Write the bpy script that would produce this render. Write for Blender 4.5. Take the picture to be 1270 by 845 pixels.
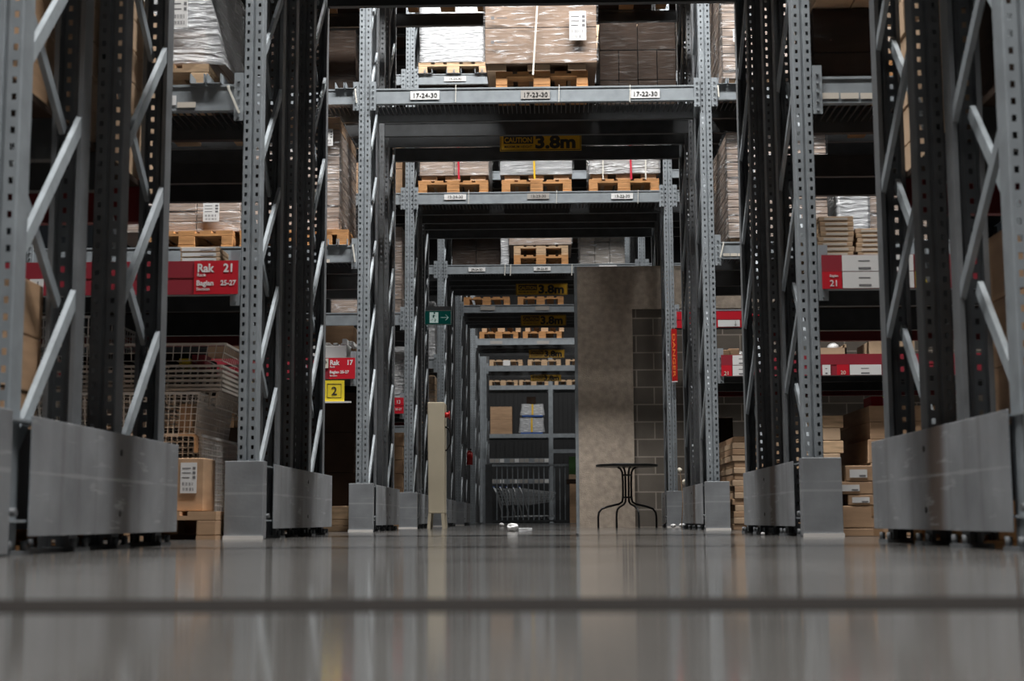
import bpy, bmesh, math, random
from mathutils import Vector, Matrix, noise
R = random.Random(7)
for o in list(bpy.data.objects): bpy.data.objects.remove(o)
SC = bpy.context.scene
C = SC.collection
# ------------------------------------------------------------------ camera
CAM_H = 0.0926
F_PX = 1792.6
cam = bpy.data.cameras.new('camera'); camo = bpy.data.objects.new('camera', cam); C.objects.link(camo)
cam.sensor_width = 36; cam.lens = 36 * F_PX / 1270
MR = Matrix.Rotation(0.0261, 3, 'Z') @ Matrix.Rotation(math.pi/2 + 0.1236, 3, 'X') @ Matrix.Rotation(-0.0047, 3, 'Z')
camo.matrix_world = Matrix.Translation((0, 0, CAM_H)) @ MR.to_4x4()
cam.clip_start = .02; cam.clip_end = 200
cam.dof.use_dof = True; cam.dof.focus_distance = 13.0; cam.dof.aperture_fstop = 4.0
SC.camera = camo
def P(px, py, Y):
    'point of the hall at depth Y seen at that place of the photo'
    d = MR @ Vector(((px-635)/F_PX, -(py-422.5)/F_PX, -1)); t = Y/d[1]
    return d[0]*t, CAM_H + d[2]*t
# ------------------------------------------------------------------ light
SC.view_settings.view_transform = 'Standard'; SC.view_settings.look = 'None'
SC.view_settings.gamma = 1; SC.view_settings.exposure = 0.32
SC.view_settings.use_curve_mapping = False
w = bpy.data.worlds.new('hall_ambience'); SC.world = w; w.use_nodes = True
w.node_tree.nodes['Background'].inputs[0].default_value = (.80, .90, 1, 1)
w.node_tree.nodes['Background'].inputs[1].default_value = .007
def area(name, loc, sx, sy, power, col=(1, .95, .88), rot=(0, 0, 0)):
    l = bpy.data.lights.new(name, 'AREA'); l.shape = 'RECTANGLE'; l.size = sx; l.size_y = sy; l.energy = power; l.color = col
    o = bpy.data.objects.new(name, l); C.objects.link(o); o.location = loc; o.rotation_euler = rot
    return o
# rows of strip lights above each picking aisle
for i, (y, pw) in enumerate([(-3, 70), (2.85, 1250), (6.4, 1150), (10.75, 1400), (14.45, 850), (19.5, 600), (23.9, 360), (28.3, 240), (33.1, 180), (37.6, 130)]):
    area('aisle_strip_light', (0, y, 8.7), 6, .35, pw, (1, .98, .95))
# ------------------------------------------------------------------ materials
def mat(name, col, rough=.6, metal=0, spec=.5, noise_s=0, noise_a=.0, bump=0, bump_s=40, stretch=None, coat=0, col2=None):
    m = bpy.data.materials.new(name); m.use_nodes = True
    nt = m.node_tree; b = nt.nodes['Principled BSDF']
    b.inputs['Base Color'].default_value = (*col, 1); b.inputs['Roughness'].default_value = rough
    b.inputs['Metallic'].default_value = metal; b.inputs['Specular IOR Level'].default_value = spec
    b.inputs['Coat Weight'].default_value = coat
    tc = nt.nodes.new('ShaderNodeTexCoord'); mp = nt.nodes.new('ShaderNodeMapping')
    nt.links.new(tc.outputs['Object'], mp.inputs[0])
    if stretch: mp.inputs['Scale'].default_value = stretch
    if noise_s:
        n = nt.nodes.new('ShaderNodeTexNoise'); n.inputs['Scale'].default_value = noise_s; n.inputs['Detail'].default_value = 6
        nt.links.new(mp.outputs[0], n.inputs['Vector'])
        r = nt.nodes.new('ShaderNodeMix'); r.data_type = 'RGBA'
        c2 = col2 or tuple(max(0, c*(1-noise_a*2)) for c in col); c1 = tuple(min(1, c*(1+noise_a)) for c in col)
        r.inputs[6].default_value = (*c2, 1); r.inputs[7].default_value = (*c1, 1)
        cr = nt.nodes.new('ShaderNodeMapRange'); cr.inputs[1].default_value = .3; cr.inputs[2].default_value = .7
        nt.links.new(n.outputs[0], cr.inputs[0]); nt.links.new(cr.outputs[0], r.inputs[0]); nt.links.new(r.outputs[2], b.inputs['Base Color'])
    if bump:
        n2 = nt.nodes.new('ShaderNodeTexNoise'); n2.inputs['Scale'].default_value = bump_s; n2.inputs['Detail'].default_value = 5
        nt.links.new(mp.outputs[0], n2.inputs['Vector'])
        bp = nt.nodes.new('ShaderNodeBump'); bp.inputs['Strength'].default_value = bump; bp.inputs['Distance'].default_value = .02
        nt.links.new(n2.outputs[0], bp.inputs['Height']); nt.links.new(bp.outputs[0], b.inputs['Normal'])
    return m
M = {}
M['steel'] = mat('grey_rack_paint', (.26, .29, .315), .6, .1, noise_s=9, noise_a=.10)
M['steel_inner'] = mat('shade_darkened_steel', (.135, .145, .155), .6, .1, noise_s=9, noise_a=.12)  # same rack steel, shade darkened into the colour of the inner uprights
M['steel_dark'] = mat('dark_and_shaded_steel', (.06, .064, .068), .5, .3, noise_s=9, noise_a=.12)  # rear beams: shade mixed into the grey; also the dark gate post
M['brace'] = mat('galvanised_brace', (.34, .38, .41), .68, .1, noise_s=14, noise_a=.10)
M['zinc'] = mat('grey_guard_steel', (.30, .32, .34), .5, .3, noise_s=5, noise_a=.14, bump=.05, bump_s=60)
M['red_steel'] = mat('dark_red_beam_paint', (.16, .012, .015), .5, .1)
M['black'] = mat('black_metal', (.012, .012, .013), .4, .3)
M['bolt'] = mat('bright_bolt_steel', (.5, .5, .5), .3, .9)
M['card'] = mat('brown_cardboard', (.47, .30, .18), .75, noise_s=3, noise_a=.10, bump=.05, bump_s=30, stretch=(1, 1, 6))
M['card_load'] = mat('toned_down_cardboard', (.27, .18, .122), .7, noise_s=3, noise_a=.10, bump=.05, bump_s=30)  # cardboard toned down evenly because the big load came out overlit
M['card2'] = mat('pale_cardboard', (.58, .41, .27), .75, noise_s=3, noise_a=.10, bump=.05, bump_s=30)
M['card_dark'] = mat('shade_darkened_cardboard', (.04, .026, .019), .9, spec=.15, noise_s=4, noise_a=.2)  # brown cardboard with the shade of set-back loads put into its colour
M['card_grey'] = mat('grey_board_cartons', (.30, .27, .24), .6, noise_s=4, noise_a=.15)
M['card_wrap'] = mat('film_covered_cardboard', (.40, .31, .255), .5, noise_s=3, noise_a=.22, bump=.3, bump_s=4, stretch=(.35, .35, 16), coat=.15)
M['white_wrap'] = mat('white_film', (.40, .41, .425), .35, noise_s=3, noise_a=.14, bump=.45, bump_s=9, stretch=(.6, .6, 4), coat=.4)
M['grey_film'] = mat('cloudy_grey_film', (.36, .36, .36), .35, noise_s=3, noise_a=.25, bump=.5, bump_s=8, stretch=(1.5, 1.5, .5), coat=.4)
M['paper'] = mat('white_paper', (.72, .72, .72), .7)
M['paper_tan'] = mat('cream_paper', (.60, .55, .48), .7)
M['paper_warm'] = mat('dim_label_paper', (.36, .34, .32), .7)
M['ink'] = mat('black_ink', (.02, .02, .02), .7)
M['ink_grey'] = mat('grey_ink', (.16, .16, .17), .7)
M['tape'] = mat('brown_tape', (.33, .20, .11), .35)
M['wood'] = mat('pallet_wood', (.52, .255, .095), .75, noise_s=5, noise_a=.18, bump=.1, bump_s=30, stretch=(1, 5, 5))
M['wood_pale'] = mat('pale_wood', (.60, .41, .25), .75, noise_s=5, noise_a=.2, stretch=(1, 1, 6))
M['red'] = mat('red_sign_panel', (.52, .008, .022), .45)
M['red_dull'] = mat('dull_red_plastic_strip', (.27, .025, .04), .4)
M['yellow'] = mat('yellow_sign_panel', (.78, .60, .03), .5)
M['amber'] = mat('amber_sign_panel', (.55, .31, .012), .5)
M['white'] = mat('white_plastic', (.68, .68, .68), .45)
M['wire_white'] = mat('white_coated_wire', (.74, .72, .70), .4)
M['wire_tan'] = mat('beige_grey_wire', (.55, .50, .45), .45, .1)
M['green'] = mat('dark_green_sign', (.006, .10, .085), .4)
M['leaf'] = mat('green_cardboard', (.035, .10, .02), .7)
M['beige'] = mat('beige_cabinet_paint', (.50, .44, .33), .55, noise_s=3, noise_a=.05)
M['redbit'] = mat('red_plastic', (.45, .01, .01), .4)
M['orange'] = mat('orange_lettering', (.85, .22, .05), .5)
M['green'].node_tree.nodes['Principled BSDF'].inputs['Emission Color'].default_value = (.0, .12, .10, 1); M['green'].node_tree.nodes['Principled BSDF'].inputs['Emission Strength'].default_value = .12  # faint glow added to lift the sign out of the dark
M['lit_white'] = mat('glow_lifted_white', (.7, .75, .72), .6); M['lit_white'].node_tree.nodes['Principled BSDF'].inputs['Emission Color'].default_value = (.6, .75, .7, 1); M['lit_white'].node_tree.nodes['Principled BSDF'].inputs['Emission Strength'].default_value = .28  # small glow added to brighten the white parts of the exit sign
M['blue'] = mat('blue_plastic', (.02, .09, .35), .4)
M['chrome'] = mat('dull_chrome', (.45, .47, .49), .35, .6)
M['strap_w'] = mat('white_strap', (.7, .68, .62), .4)
M['strap_r'] = mat('red_strap', (.6, .03, .06), .4)
M['strap_y'] = mat('yellow_strap', (.8, .5, .03), .4)
M['petal'] = mat('dried_petals', (.65, .6, .5), .8)
M['darkwall'] = mat('dark_ribbed_cladding', (.035, .037, .04), .6)
# clear wrinkled film
def film(name, clear, tint=(.8, .82, .85)):
    m = bpy.data.materials.new(name); m.use_nodes = True; nt = m.node_tree; nt.nodes.clear()
    o = nt.nodes.new('ShaderNodeOutputMaterial'); mx = nt.nodes.new('ShaderNodeMixShader'); t = nt.nodes.new('ShaderNodeBsdfTransparent')
    b = nt.nodes.new('ShaderNodeBsdfPrincipled'); b.inputs['Base Color'].default_value = (*tint, 1); b.inputs['Roughness'].default_value = .22
    tc = nt.nodes.new('ShaderNodeTexCoord'); mp = nt.nodes.new('ShaderNodeMapping'); mp.inputs['Scale'].default_value = (1.6, 1.6, 9)
    mp.inputs['Rotation'].default_value = (0, .18, 0)
    n = nt.nodes.new('ShaderNodeTexNoise'); n.inputs['Scale'].default_value = 4; n.inputs['Detail'].default_value = 9; n.inputs['Distortion'].default_value = .5
    bp = nt.nodes.new('ShaderNodeBump'); bp.inputs['Strength'].default_value = .9; bp.inputs['Distance'].default_value = .04
    r = nt.nodes.new('ShaderNodeMapRange'); r.inputs[1].default_value = .52; r.inputs[2].default_value = .75; r.inputs[3].default_value = 1-clear; r.inputs[4].default_value = min(1, 1-clear+(.6 if clear < .98 else .12))
    L = nt.links.new
    L(tc.outputs['Object'], mp.inputs[0]); L(mp.outputs[0], n.inputs['Vector']); L(n.outputs[0], bp.inputs['Height']); L(bp.outputs[0], b.inputs['Normal'])
    L(n.outputs[0], r.inputs[0]); L(r.outputs[0], mx.inputs[0]); L(t.outputs[0], mx.inputs[1]); L(b.outputs[0], mx.inputs[2]); L(mx.outputs[0], o.inputs[0])
    return m
M['film'] = film('clear_stretch_film', .955)
M['film_thin'] = film('thin_dark_stretch_film', .985, (.5, .5, .5))
M['film_milky'] = film('milky_stretch_film', .60)
# floor: polished concrete with joints
def floor_mat():
    m = mat('polished_concrete', (.135, .13, .124), .2, noise_s=1.1, noise_a=.10)
    nt = m.node_tree; b = nt.nodes['Principled BSDF']; L = nt.links.new
    tc = nt.nodes.new('ShaderNodeTexCoord'); n = nt.nodes.new('ShaderNodeTexNoise'); n.inputs['Scale'].default_value = 2.2; n.inputs['Detail'].default_value = 8
    L(tc.outputs['Object'], n.inputs['Vector'])
    r = nt.nodes.new('ShaderNodeMapRange'); r.inputs[3].default_value = .07; r.inputs[4].default_value = .13
    L(n.outputs[0], r.inputs[0]); L(r.outputs[0], b.inputs['Roughness'])
    return m
M['floor'] = floor_mat()
M['joint'] = mat('dark_joint_filler', (.015, .013, .012), .9, spec=.1)
M['concrete'] = mat('raw_concrete', (.46, .385, .315), .9, noise_s=14, noise_a=.12, bump=.3, bump_s=70)
def block_mat():
    m = mat('grey_concrete_blocks', (.2, .18, .16), .85, bump=.1, bump_s=60); nt = m.node_tree; L = nt.links.new
    tc = nt.nodes.new('ShaderNodeTexCoord'); s = nt.nodes.new('ShaderNodeSeparateXYZ'); c = nt.nodes.new('ShaderNodeCombineXYZ')
    L(tc.outputs['Object'], s.inputs[0]); L(s.outputs[0], c.inputs[0]); L(s.outputs[2], c.inputs[1])
    br = nt.nodes.new('ShaderNodeTexBrick'); br.inputs['Scale'].default_value = 1
    br.inputs['Brick Width'].default_value = .41; br.inputs['Row Height'].default_value = .2055; br.inputs['Mortar Size'].default_value = .008
    br.inputs['Color1'].default_value = (.20, .172, .145, 1); br.inputs['Color2'].default_value = (.145, .125, .105, 1); br.inputs['Mortar'].default_value = (.40, .35, .30, 1)
    L(c.outputs[0], br.inputs['Vector'])
    n = nt.nodes.new('ShaderNodeTexNoise'); n.inputs['Scale'].default_value = 4; n.inputs['Detail'].default_value = 7; L(tc.outputs['Object'], n.inputs['Vector'])
    mx = nt.nodes.new('ShaderNodeMix'); mx.data_type = 'RGBA'; mx.blend_type = 'MULTIPLY'; mx.inputs[0].default_value = .5
    L(br.outputs[0], mx.inputs[6]); L(n.outputs[0], mx.inputs[7])
    g = nt.nodes.new('ShaderNodeMix'); g.data_type = 'RGBA'; g.blend_type = 'ADD'; g.inputs[0].default_value = .08
    L(mx.outputs[2], g.inputs[6]); L(mx.outputs[2], g.inputs[7]); L(g.outputs[2], nt.nodes['Principled BSDF'].inputs['Base Color'])
    return m
M['blocks'] = block_mat()
# guard plate with scuffs and rust streaks of its own
def guard_mat(name, band, yc, strength):
    m = mat(name, (.34, .36, .385), .45, .4, noise_s=4, noise_a=.13, bump=.04, bump_s=50); nt = m.node_tree; L = nt.links.new; b = nt.nodes['Principled BSDF']
    src = b.inputs['Base Color'].links[0].from_socket
    tc = nt.nodes.new('ShaderNodeTexCoord'); sp = nt.nodes.new('ShaderNodeSeparateXYZ'); L(tc.outputs['Object'], sp.inputs[0])
    def math_(op, a, b_=None):
        n = nt.nodes.new('ShaderNodeMath'); n.operation = op; n.use_clamp = False
        for i, v in enumerate((a, b_)):
            if v is None: continue
            if hasattr(v, 'type'): L(v, n.inputs[i])
            else: n.inputs[i].default_value = v
        return n.outputs[0]
    def mrange(v, a0, a1, b0=0, b1=1):
        r = nt.nodes.new('ShaderNodeMapRange'); r.interpolation_type = 'SMOOTHSTEP'; r.inputs[1].default_value = a0; r.inputs[2].default_value = a1; r.inputs[3].default_value = b0; r.inputs[4].default_value = b1
        L(v, r.inputs[0]); return r.outputs[0]
    def noise_(scale):
        mp = nt.nodes.new('ShaderNodeMapping'); mp.inputs['Scale'].default_value = scale; L(tc.outputs['Object'], mp.inputs[0])
        n = nt.nodes.new('ShaderNodeTexNoise'); n.inputs['Scale'].default_value = 1; n.inputs['Detail'].default_value = 6; L(mp.outputs[0], n.inputs['Vector']); return n.outputs[0]
    def mixin(f, col, prev):
        x = nt.nodes.new('ShaderNodeMix'); x.data_type = 'RGBA'; x.inputs[7].default_value = (*col, 1); L(f, x.inputs[0]); L(prev, x.inputs[6]); return x.outputs[2]
    # old dirt band where two plates meet
    d = math_('ABSOLUTE', math_('SUBTRACT', sp.outputs[1], yc)); d = math_('ADD', d, math_('MULTIPLY', math_('SUBTRACT', noise_((1, 6, 3)), .5), .12))
    a = mixin(math_('MULTIPLY', mrange(d, .05, .15, 1, 0), strength), band, src)
    # vertical streaks of grime, then pale scuffs running along the plate
    a = mixin(math_('MULTIPLY', mrange(noise_((1, 9, .7)), .52, .72), .35), (.14, .13, .125), a)
    z = math_('ABSOLUTE', math_('SUBTRACT', sp.outputs[2], .235)); z = math_('ADD', z, math_('MULTIPLY', math_('SUBTRACT', noise_((1, 3, 1)), .5), .03))
    a = mixin(math_('MULTIPLY', mrange(z, .001, .008, 1, 0), .45), (.55, .57, .59), a)
    a = mixin(math_('MULTIPLY', mrange(noise_((1, 4, 30)), .60, .70), .6), (.52, .54, .56), a)
    L(a, b.inputs['Base Color']); return m
M['guard_l'] = guard_mat('scuffed_guard_plate', (.10, .095, .09), 1.15, .6)
M['guard_r'] = guard_mat('rust_banded_guard_plate', (.13, .075, .045), 1.05, .8)
# ------------------------------------------------------------------ mesh helpers
def box(bm, x0, x1, y0, y1, z0, z1, mi=0):
    v = [bm.verts.new(p) for p in ((x0,y0,z0),(x1,y0,z0),(x1,y1,z0),(x0,y1,z0),(x0,y0,z1),(x1,y0,z1),(x1,y1,z1),(x0,y1,z1))]
    for f in ((0,3,2,1),(4,5,6,7),(0,1,5,4),(1,2,6,5),(2,3,7,6),(3,0,4,7)):
        bm.faces.new([v[i] for i in f]).material_index = mi
    return v
def bar(bm, a, b, w_, h_=None):
    'square bar from a to b'
    a = Vector(a); b = Vector(b); d = (b-a).normalized(); h_ = h_ or w_
    up = Vector((0, 0, 1)) if abs(d.z) < .95 else Vector((0, 1, 0))
    s = d.cross(up).normalized(); u = s.cross(d)
    v = []
    for q in (a, b):
        for i, j in ((-1,-1),(1,-1),(1,1),(-1,1)): v.append(bm.verts.new(q + s*i*w_/2 + u*j*h_/2))
    for f in ((3,2,1,0),(4,5,6,7),(0,1,5,4),(1,2,6,5),(2,3,7,6),(3,0,4,7)): bm.faces.new([v[i] for i in f])
def tube(bm, pts, r, n=8, smooth=True):
    pts = [Vector(p) for p in pts]; rings = []
    ref = None
    for i, p in enumerate(pts):
        d = (pts[min(i+1, len(pts)-1)] - pts[max(i-1, 0)]).normalized()
        if ref is None: ref = Vector((0, 1, 0)) if abs(d.y) < .9 else Vector((1, 0, 0))
        s = d.cross(ref).normalized(); u = s.cross(d).normalized(); ref = u if u.length > .1 else ref
        rr = r[i] if isinstance(r, (list, tuple)) else r
        rings.append([bm.verts.new(p + (s*math.cos(2*math.pi*k/n) + u*math.sin(2*math.pi*k/n))*rr) for k in range(n)])
    for a, b in zip(rings, rings[1:]):
        for k in range(n):
            f = bm.faces.new((a[k], a[(k+1) % n], b[(k+1) % n], b[k])); f.smooth = smooth
    bm.faces.new(rings[0][::-1]); bm.faces.new(rings[-1])
def lathe(bm, prof, cx, cy, n=32):
    rings = [[bm.verts.new((cx+r*math.cos(2*math.pi*k/n), cy+r*math.sin(2*math.pi*k/n), z)) for k in range(n)] for r, z in prof]
    for a, b in zip(rings, rings[1:]):
        for k in range(n): bm.faces.new((a[k], a[(k+1) % n], b[(k+1) % n], b[k]))
    bm.faces.new(rings[0][::-1]); bm.faces.new(rings[-1])
def BM(): return bmesh.new()
def worigin(o):
    v = Vector(o.location)
    while o.parent: o = o.parent; v = v + Vector(o.location)
    return v
def obj(name, bm, m, parent=None, origin=None, bevel=0):
    me = bpy.data.meshes.new(name)
    if parent is not None: off = worigin(parent); loc = (0, 0, 0)
    else:
        if origin is None:
            xs = [v.co for v in bm.verts]
            origin = (sum(v.x for v in xs)/len(xs), sum(v.y for v in xs)/len(xs), min(v.z for v in xs))
        off = Vector(origin); loc = origin
    bmesh.ops.recalc_face_normals(bm, faces=bm.faces[:])
    for v in bm.verts: v.co -= off
    bm.to_mesh(me); bm.free()
    for k in (m if isinstance(m, (list, tuple)) else [m]): me.materials.append(M[k] if isinstance(k, str) else k)
    o = bpy.data.objects.new(name, me); C.objects.link(o); o.location = loc
    if parent is not None: o.parent = parent
    if bevel:
        b = o.modifiers.new('bevel', 'BEVEL'); b.width = bevel; b.segments = 2; b.limit_method = 'ANGLE'
    return o
def tag(o, label, cat, group=None):
    o['label'] = label; o['category'] = cat
    if group: o['group'] = group
    return o
def thing(name, loc, label, cat, group=None):
    o = bpy.data.objects.new(name, None); C.objects.link(o); o.location = loc; o.empty_display_size = .1
    return tag(o, label, cat, group)
def struct(name, bm, m):
    o = obj(name, bm, m); o['kind'] = 'structure'; return o
def dup(root, loc, label, group=None):
    r = root.copy(); C.objects.link(r); r.location = loc; r['label'] = label
    if group: r['group'] = group
    def rec(a, b):
        for ch in list(a.children):
            c = ch.copy(); C.objects.link(c); c.parent = b; rec(ch, c)
    rec(root, r)
    return r
def bx(name, x0, x1, y0, y1, z0, z1, m, parent=None, bevel=0):
    bm = BM(); box(bm, x0, x1, y0, y1, z0, z1); return obj(name, bm, m, parent, bevel=bevel)
def text(name, s, x, y, z, size, m, parent, bold=0.0, sx=1.0, align='LEFT', rot=0):
    'lettering that faces the camera side, lower left at x, z'
    cu = bpy.data.curves.new(name, 'FONT'); cu.body = s; cu.size = size; cu.offset = bold*size; cu.extrude = .0008; cu.align_x = align
    cu.resolution_u = 3
    t = bpy.data.objects.new(name, cu); C.objects.link(t)
    dg = bpy.context.evaluated_depsgraph_get(); me = bpy.data.meshes.new_from_object(t.evaluated_get(dg))
    bpy.data.objects.remove(t); bpy.data.curves.remove(cu)
    me.transform(Matrix.Translation(Vector((x, y, z)) - worigin(parent)) @ Matrix.Rotation(rot, 4, 'Y') @ Matrix.Diagonal((sx, 1, 1, 1)) @ Matrix.Rotation(math.pi/2, 4, 'X'))
    me.materials.clear(); me.materials.append(M[m])
    o = bpy.data.objects.new(name, me); C.objects.link(o); o.parent = parent
    return o
# ------------------------------------------------------------------ the setting
XL, XR = -1.537, 1.313          # inner faces of the posts left and right of the passage
bm = BM(); box(bm, -14, 14, -9, 46, -.2, 0); struct('floor', bm, 'floor')
for i, (y, wd) in enumerate([(1.49, .24)]):
    bm = BM(); box(bm, -14, 14, y, y+wd, -.05, .0012); struct('trim_%d' % (i+1), bm, 'joint')
bm = BM(); box(bm, -14, 14, -9, 46, 9.2, 9.4); struct('ceiling', bm, 'darkwall')
bm = BM()
x = -14
box(bm, -14, 14, 45.2, 45.4, 0, 9.2)
while x < 14:
    box(bm, x, x+.11, 45.1, 45.2, 0, 9.2); x += .28
struct('wall_back', bm, 'darkwall')
# concrete partition standing in the passage behind the second bridge
WY = 17.02
bm = BM()
box(bm, .335, .985, WY, WY+.17, 0, 3.09); box(bm, .985, 6.4, WY, WY+.17, 2.575, 3.09)
struct('wall_front', bm, 'concrete')
bm = BM(); box(bm, .985, 6.4, WY+.04, WY+.17, 0, 2.575); o = struct('wall_right', bm, 'blocks')
bm = BM(); box(bm, .30, .335, WY-.005, WY+.18, 0, 3.09); struct('trim_2', bm, 'steel')
# ------------------------------------------------------------------ racks
POST_MESH = {}
def post_bm(H, holes=True, flip=False):
    'perforated upright, front face at y=0, x -.05..+.05, depth .09'
    bm = BM(); prof = [(-.034, .09), (-.05, .09), (-.05, .004), (-.046, 0), (-.0365, 0), (-.0225, 0), (-.008, 0), (-.004, .009), (.004, .009), (.008, 0), (.0225, 0), (.0365, 0), (.046, 0), (.05, .004), (.05, .09), (.034, .09)]
    hole = {4, 10}
    zs = [0]
    if holes:
        n = int(H/.05)
        for i in range(n): zs += [.05*i+.017, .05*i+.037]
        zs.append(H)
    else: zs.append(H)
    rows = [[bm.verts.new((px, (.09-py) if flip else py, z)) for px, py in prof] for z in zs]
    for j, (a, b) in enumerate(zip(rows, rows[1:])):
        for k in range(len(prof)-1):
            if holes and k in hole and j % 2 == 1: continue
            bm.faces.new((a[k], a[k+1], b[k+1], b[k]))
    return bm
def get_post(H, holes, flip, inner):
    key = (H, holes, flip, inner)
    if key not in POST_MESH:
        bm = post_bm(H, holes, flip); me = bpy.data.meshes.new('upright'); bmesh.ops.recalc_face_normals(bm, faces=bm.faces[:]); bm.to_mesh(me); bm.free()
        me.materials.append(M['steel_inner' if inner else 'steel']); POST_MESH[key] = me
    return POST_MESH[key]
Z1, Z2, Z3, Z4 = (1.285, 1.46), (2.29, 2.435), (3.68, 3.815), (5.09, 5.215)
def rack(Y0, offs, frames, H, label, sides, front_labels=(), left=(), right=(), mid=(Z3, Z4), holes=True, brace_levels=10, both=True, midx=None):
    root = thing('pallet_rack', (0, Y0, 0), label, 'rack')
    for sx in sides:
        xc = XL-.05 if sx < 0 else XR+.05
        for i, d in enumerate(offs):
            flip = any(abs(d-f[1]) < 1e-6 for f in frames)
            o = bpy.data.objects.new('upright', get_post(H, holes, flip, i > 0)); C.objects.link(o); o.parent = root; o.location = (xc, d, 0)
            s = o.modifiers.new('thick', 'SOLIDIFY'); s.thickness = .0025; s.offset = -1
            bm = BM(); box(bm, xc-.08, xc+.08, Y0+d-.03, Y0+d+.12, 0, .012)
            for q in (-.068, .068):
                tube(bm, [(xc+q, Y0+d-.015, .01), (xc+q, Y0+d-.015, .04)], .011, 6); tube(bm, [(xc+q, Y0+d+.105, .01), (xc+q, Y0+d+.105, .04)], .011, 6)
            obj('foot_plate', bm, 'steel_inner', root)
        inner = xc - sx*.038; outer = xc + sx*.02
        for a, b in frames:
            ya, yb = Y0+a+.07, Y0+b+.02
            for k in range(brace_levels):
                zf = .30+.58*k
                if zf+.53 > H: break
                xa_, xb_ = (inner, outer) if sx < 0 else (outer, inner)
                bm = BM(); bar(bm, (xa_, ya, zf), (xa_, yb, zf+.53), .018, .045); obj('brace', bm, 'brace', root)
                if both:
                    bm = BM(); bar(bm, (xb_, ya, zf+.92), (xb_, yb, zf+.50), .018, .04); obj('brace', bm, 'steel', root)
    xm = 0
    def beam(x0, x1, y, z, m, conn=True):
        bm = BM(); z0, z1 = z
        box(bm, x0, x1, y, y+.045, z0, z1)
        box(bm, x0, x1, y-.004, y, z0, z0+.014); box(bm, x0, x1, y-.004, y, z1-.014, z1)
        o = obj('beam', bm, m, root, bevel=0)
        if conn:
            for xe, s in ((x0, 1), (x1, -1)):
                bm = BM(); box(bm, xe-(0 if s > 0 else .05), xe+(.05 if s > 0 else 0), y-.012, y-.004, z0-.06, z1+.06)
                for q in range(5): tube(bm, [(xe+s*.025, y-.012, z0-.04+q*.05), (xe+s*.025, y-.02, z0-.04+q*.05)], .008, 6)
                obj('beam_connector', bm, 'steel', o)
        return o
    def bay(x0, x1, levels, low=True):
        for z in levels:
            for i, d in enumerate(offs):
                first = i == 0; last = i == len(offs)-1
                if len(offs) > 4 and i == 2 and z != Z3 : continue
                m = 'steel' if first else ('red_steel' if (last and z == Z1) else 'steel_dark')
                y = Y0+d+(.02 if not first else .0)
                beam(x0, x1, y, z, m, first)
            if z == Z1 or (z == Z4 and Y0 != Y17) or z[0] > 6 or (z == Z3 and Y0 < 10):  # solid boards above the lowest shelf are added to block overhead light
                bx('shelf_board', x0, x1, Y0+.05, Y0+offs[-1], z[1]-.035, z[1]-.012, 'card_dark', root)
            else:
                bm = BM(); n = int((x1-x0)/.04)
                for q in range(n): bar(bm, (x0+.02+q*.04, Y0+.05, z[0]+.06), (x0+.02+q*.04, Y0+offs[1]-.0, z[0]+.06), .008)
                obj('slatted_deck', bm, 'steel_dark', root)
    up = [(6.40, 6.52), (7.50, 7.62)] if H > 8 else []  # unseen upper decks added to stop lamplight passing over the racks
    if up:
        left = left and (*left, *up); right = right and (*right, *up); mid = (*mid, *up)
    if left: bay(XL-.1-2.85, XL-.1, left)
    if right: bay(XR+.1, XR+.1+2.85, right)
    if mid: bay(XL, XR, mid)
    return root, beam
def plate_label(root, x, y, z0, s, wpx, hgt, m='paper', ink='ink', size=None):
    p = bx('location_label', x, x+wpx, y-.007, y-.0045, z0, z0+hgt, m, root)
    if s: text('lettering', s, x+wpx/2, y-.0085, z0+hgt*.24, size or hgt*.74, ink, p, .0, 1.05, 'CENTER')
    return p
O4 = [0, .55, 1.0, 1.57]; F4 = [(0, .55), (1.0, 1.57)]
O21 = [0, .58, 1.0, 1.65, 2.2]; F21 = [(0, .58), (1.65, 2.2)]
O6 = [0, .55, 1.05, 1.43, 2.0]; F6 = [(0, .55), (1.43, 2.0)]
Y25, Y21, Y17, Y13, Y09, Y05, Y01, Y7, Y8 = 4.06, 7.53, 12.15, 16.17, 20.9, 24.9, 29.6, 34.9, 39.5
rack25, _ = rack(Y25, O4, F4, 8.4, 'grey steel rack row nearest the camera, large blurred frames at both photo edges', (-1, 1), left=(Z1, Z2, Z3, Z4), right=(Z1, Z2, Z3, Z4), brace_levels=9)
rack21, _ = rack(Y21, O21, F21, 8.4, 'grey steel rack row with the red Rak 21 sign, second from the camera', (-1, 1), left=(Z1, Z2, Z3, Z4), right=(Z1, Z2, Z3, Z4), brace_levels=9)
rack17, _ = rack(Y17, O6, F6, 8.4, 'grey steel rack row bridging the passage, its beam labelled 17-24-30 to 17-22-30', (-1, 1), left=(Z1, Z2, Z3, Z4), right=(Z1, Z2, Z3, Z4), brace_levels=10)
rack13, _ = rack(Y13, O6, F6, 8.4, 'grey steel rack row crossing just in front of the concrete wall', (-1, 1), left=(Z1, Z2, Z3, Z4), right=(Z2, Z3, Z4), brace_levels=10)
rack09, _ = rack(Y09, O6, F6, 8.4, 'grey steel rack row whose bridge beam shows just above the concrete wall top', (-1, 1), left=(Z1, Z2, Z3, Z4), right=(Z3, Z4), brace_levels=10, both=False)
rack05, _ = rack(Y05, O6, F6, 6.2, 'grey steel rack row with two bare pallets under the brighter far 3.8m sign', (-1, 1), mid=(Z3, Z4), brace_levels=8, both=False, holes=True)
rack01, _ = rack(Y01, O6, F6, 6.2, 'grey steel far rack row behind the lower of the two clear far 3.8m signs', (-1, 1), mid=(Z3, Z4), brace_levels=6, both=False, holes=True)
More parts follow.
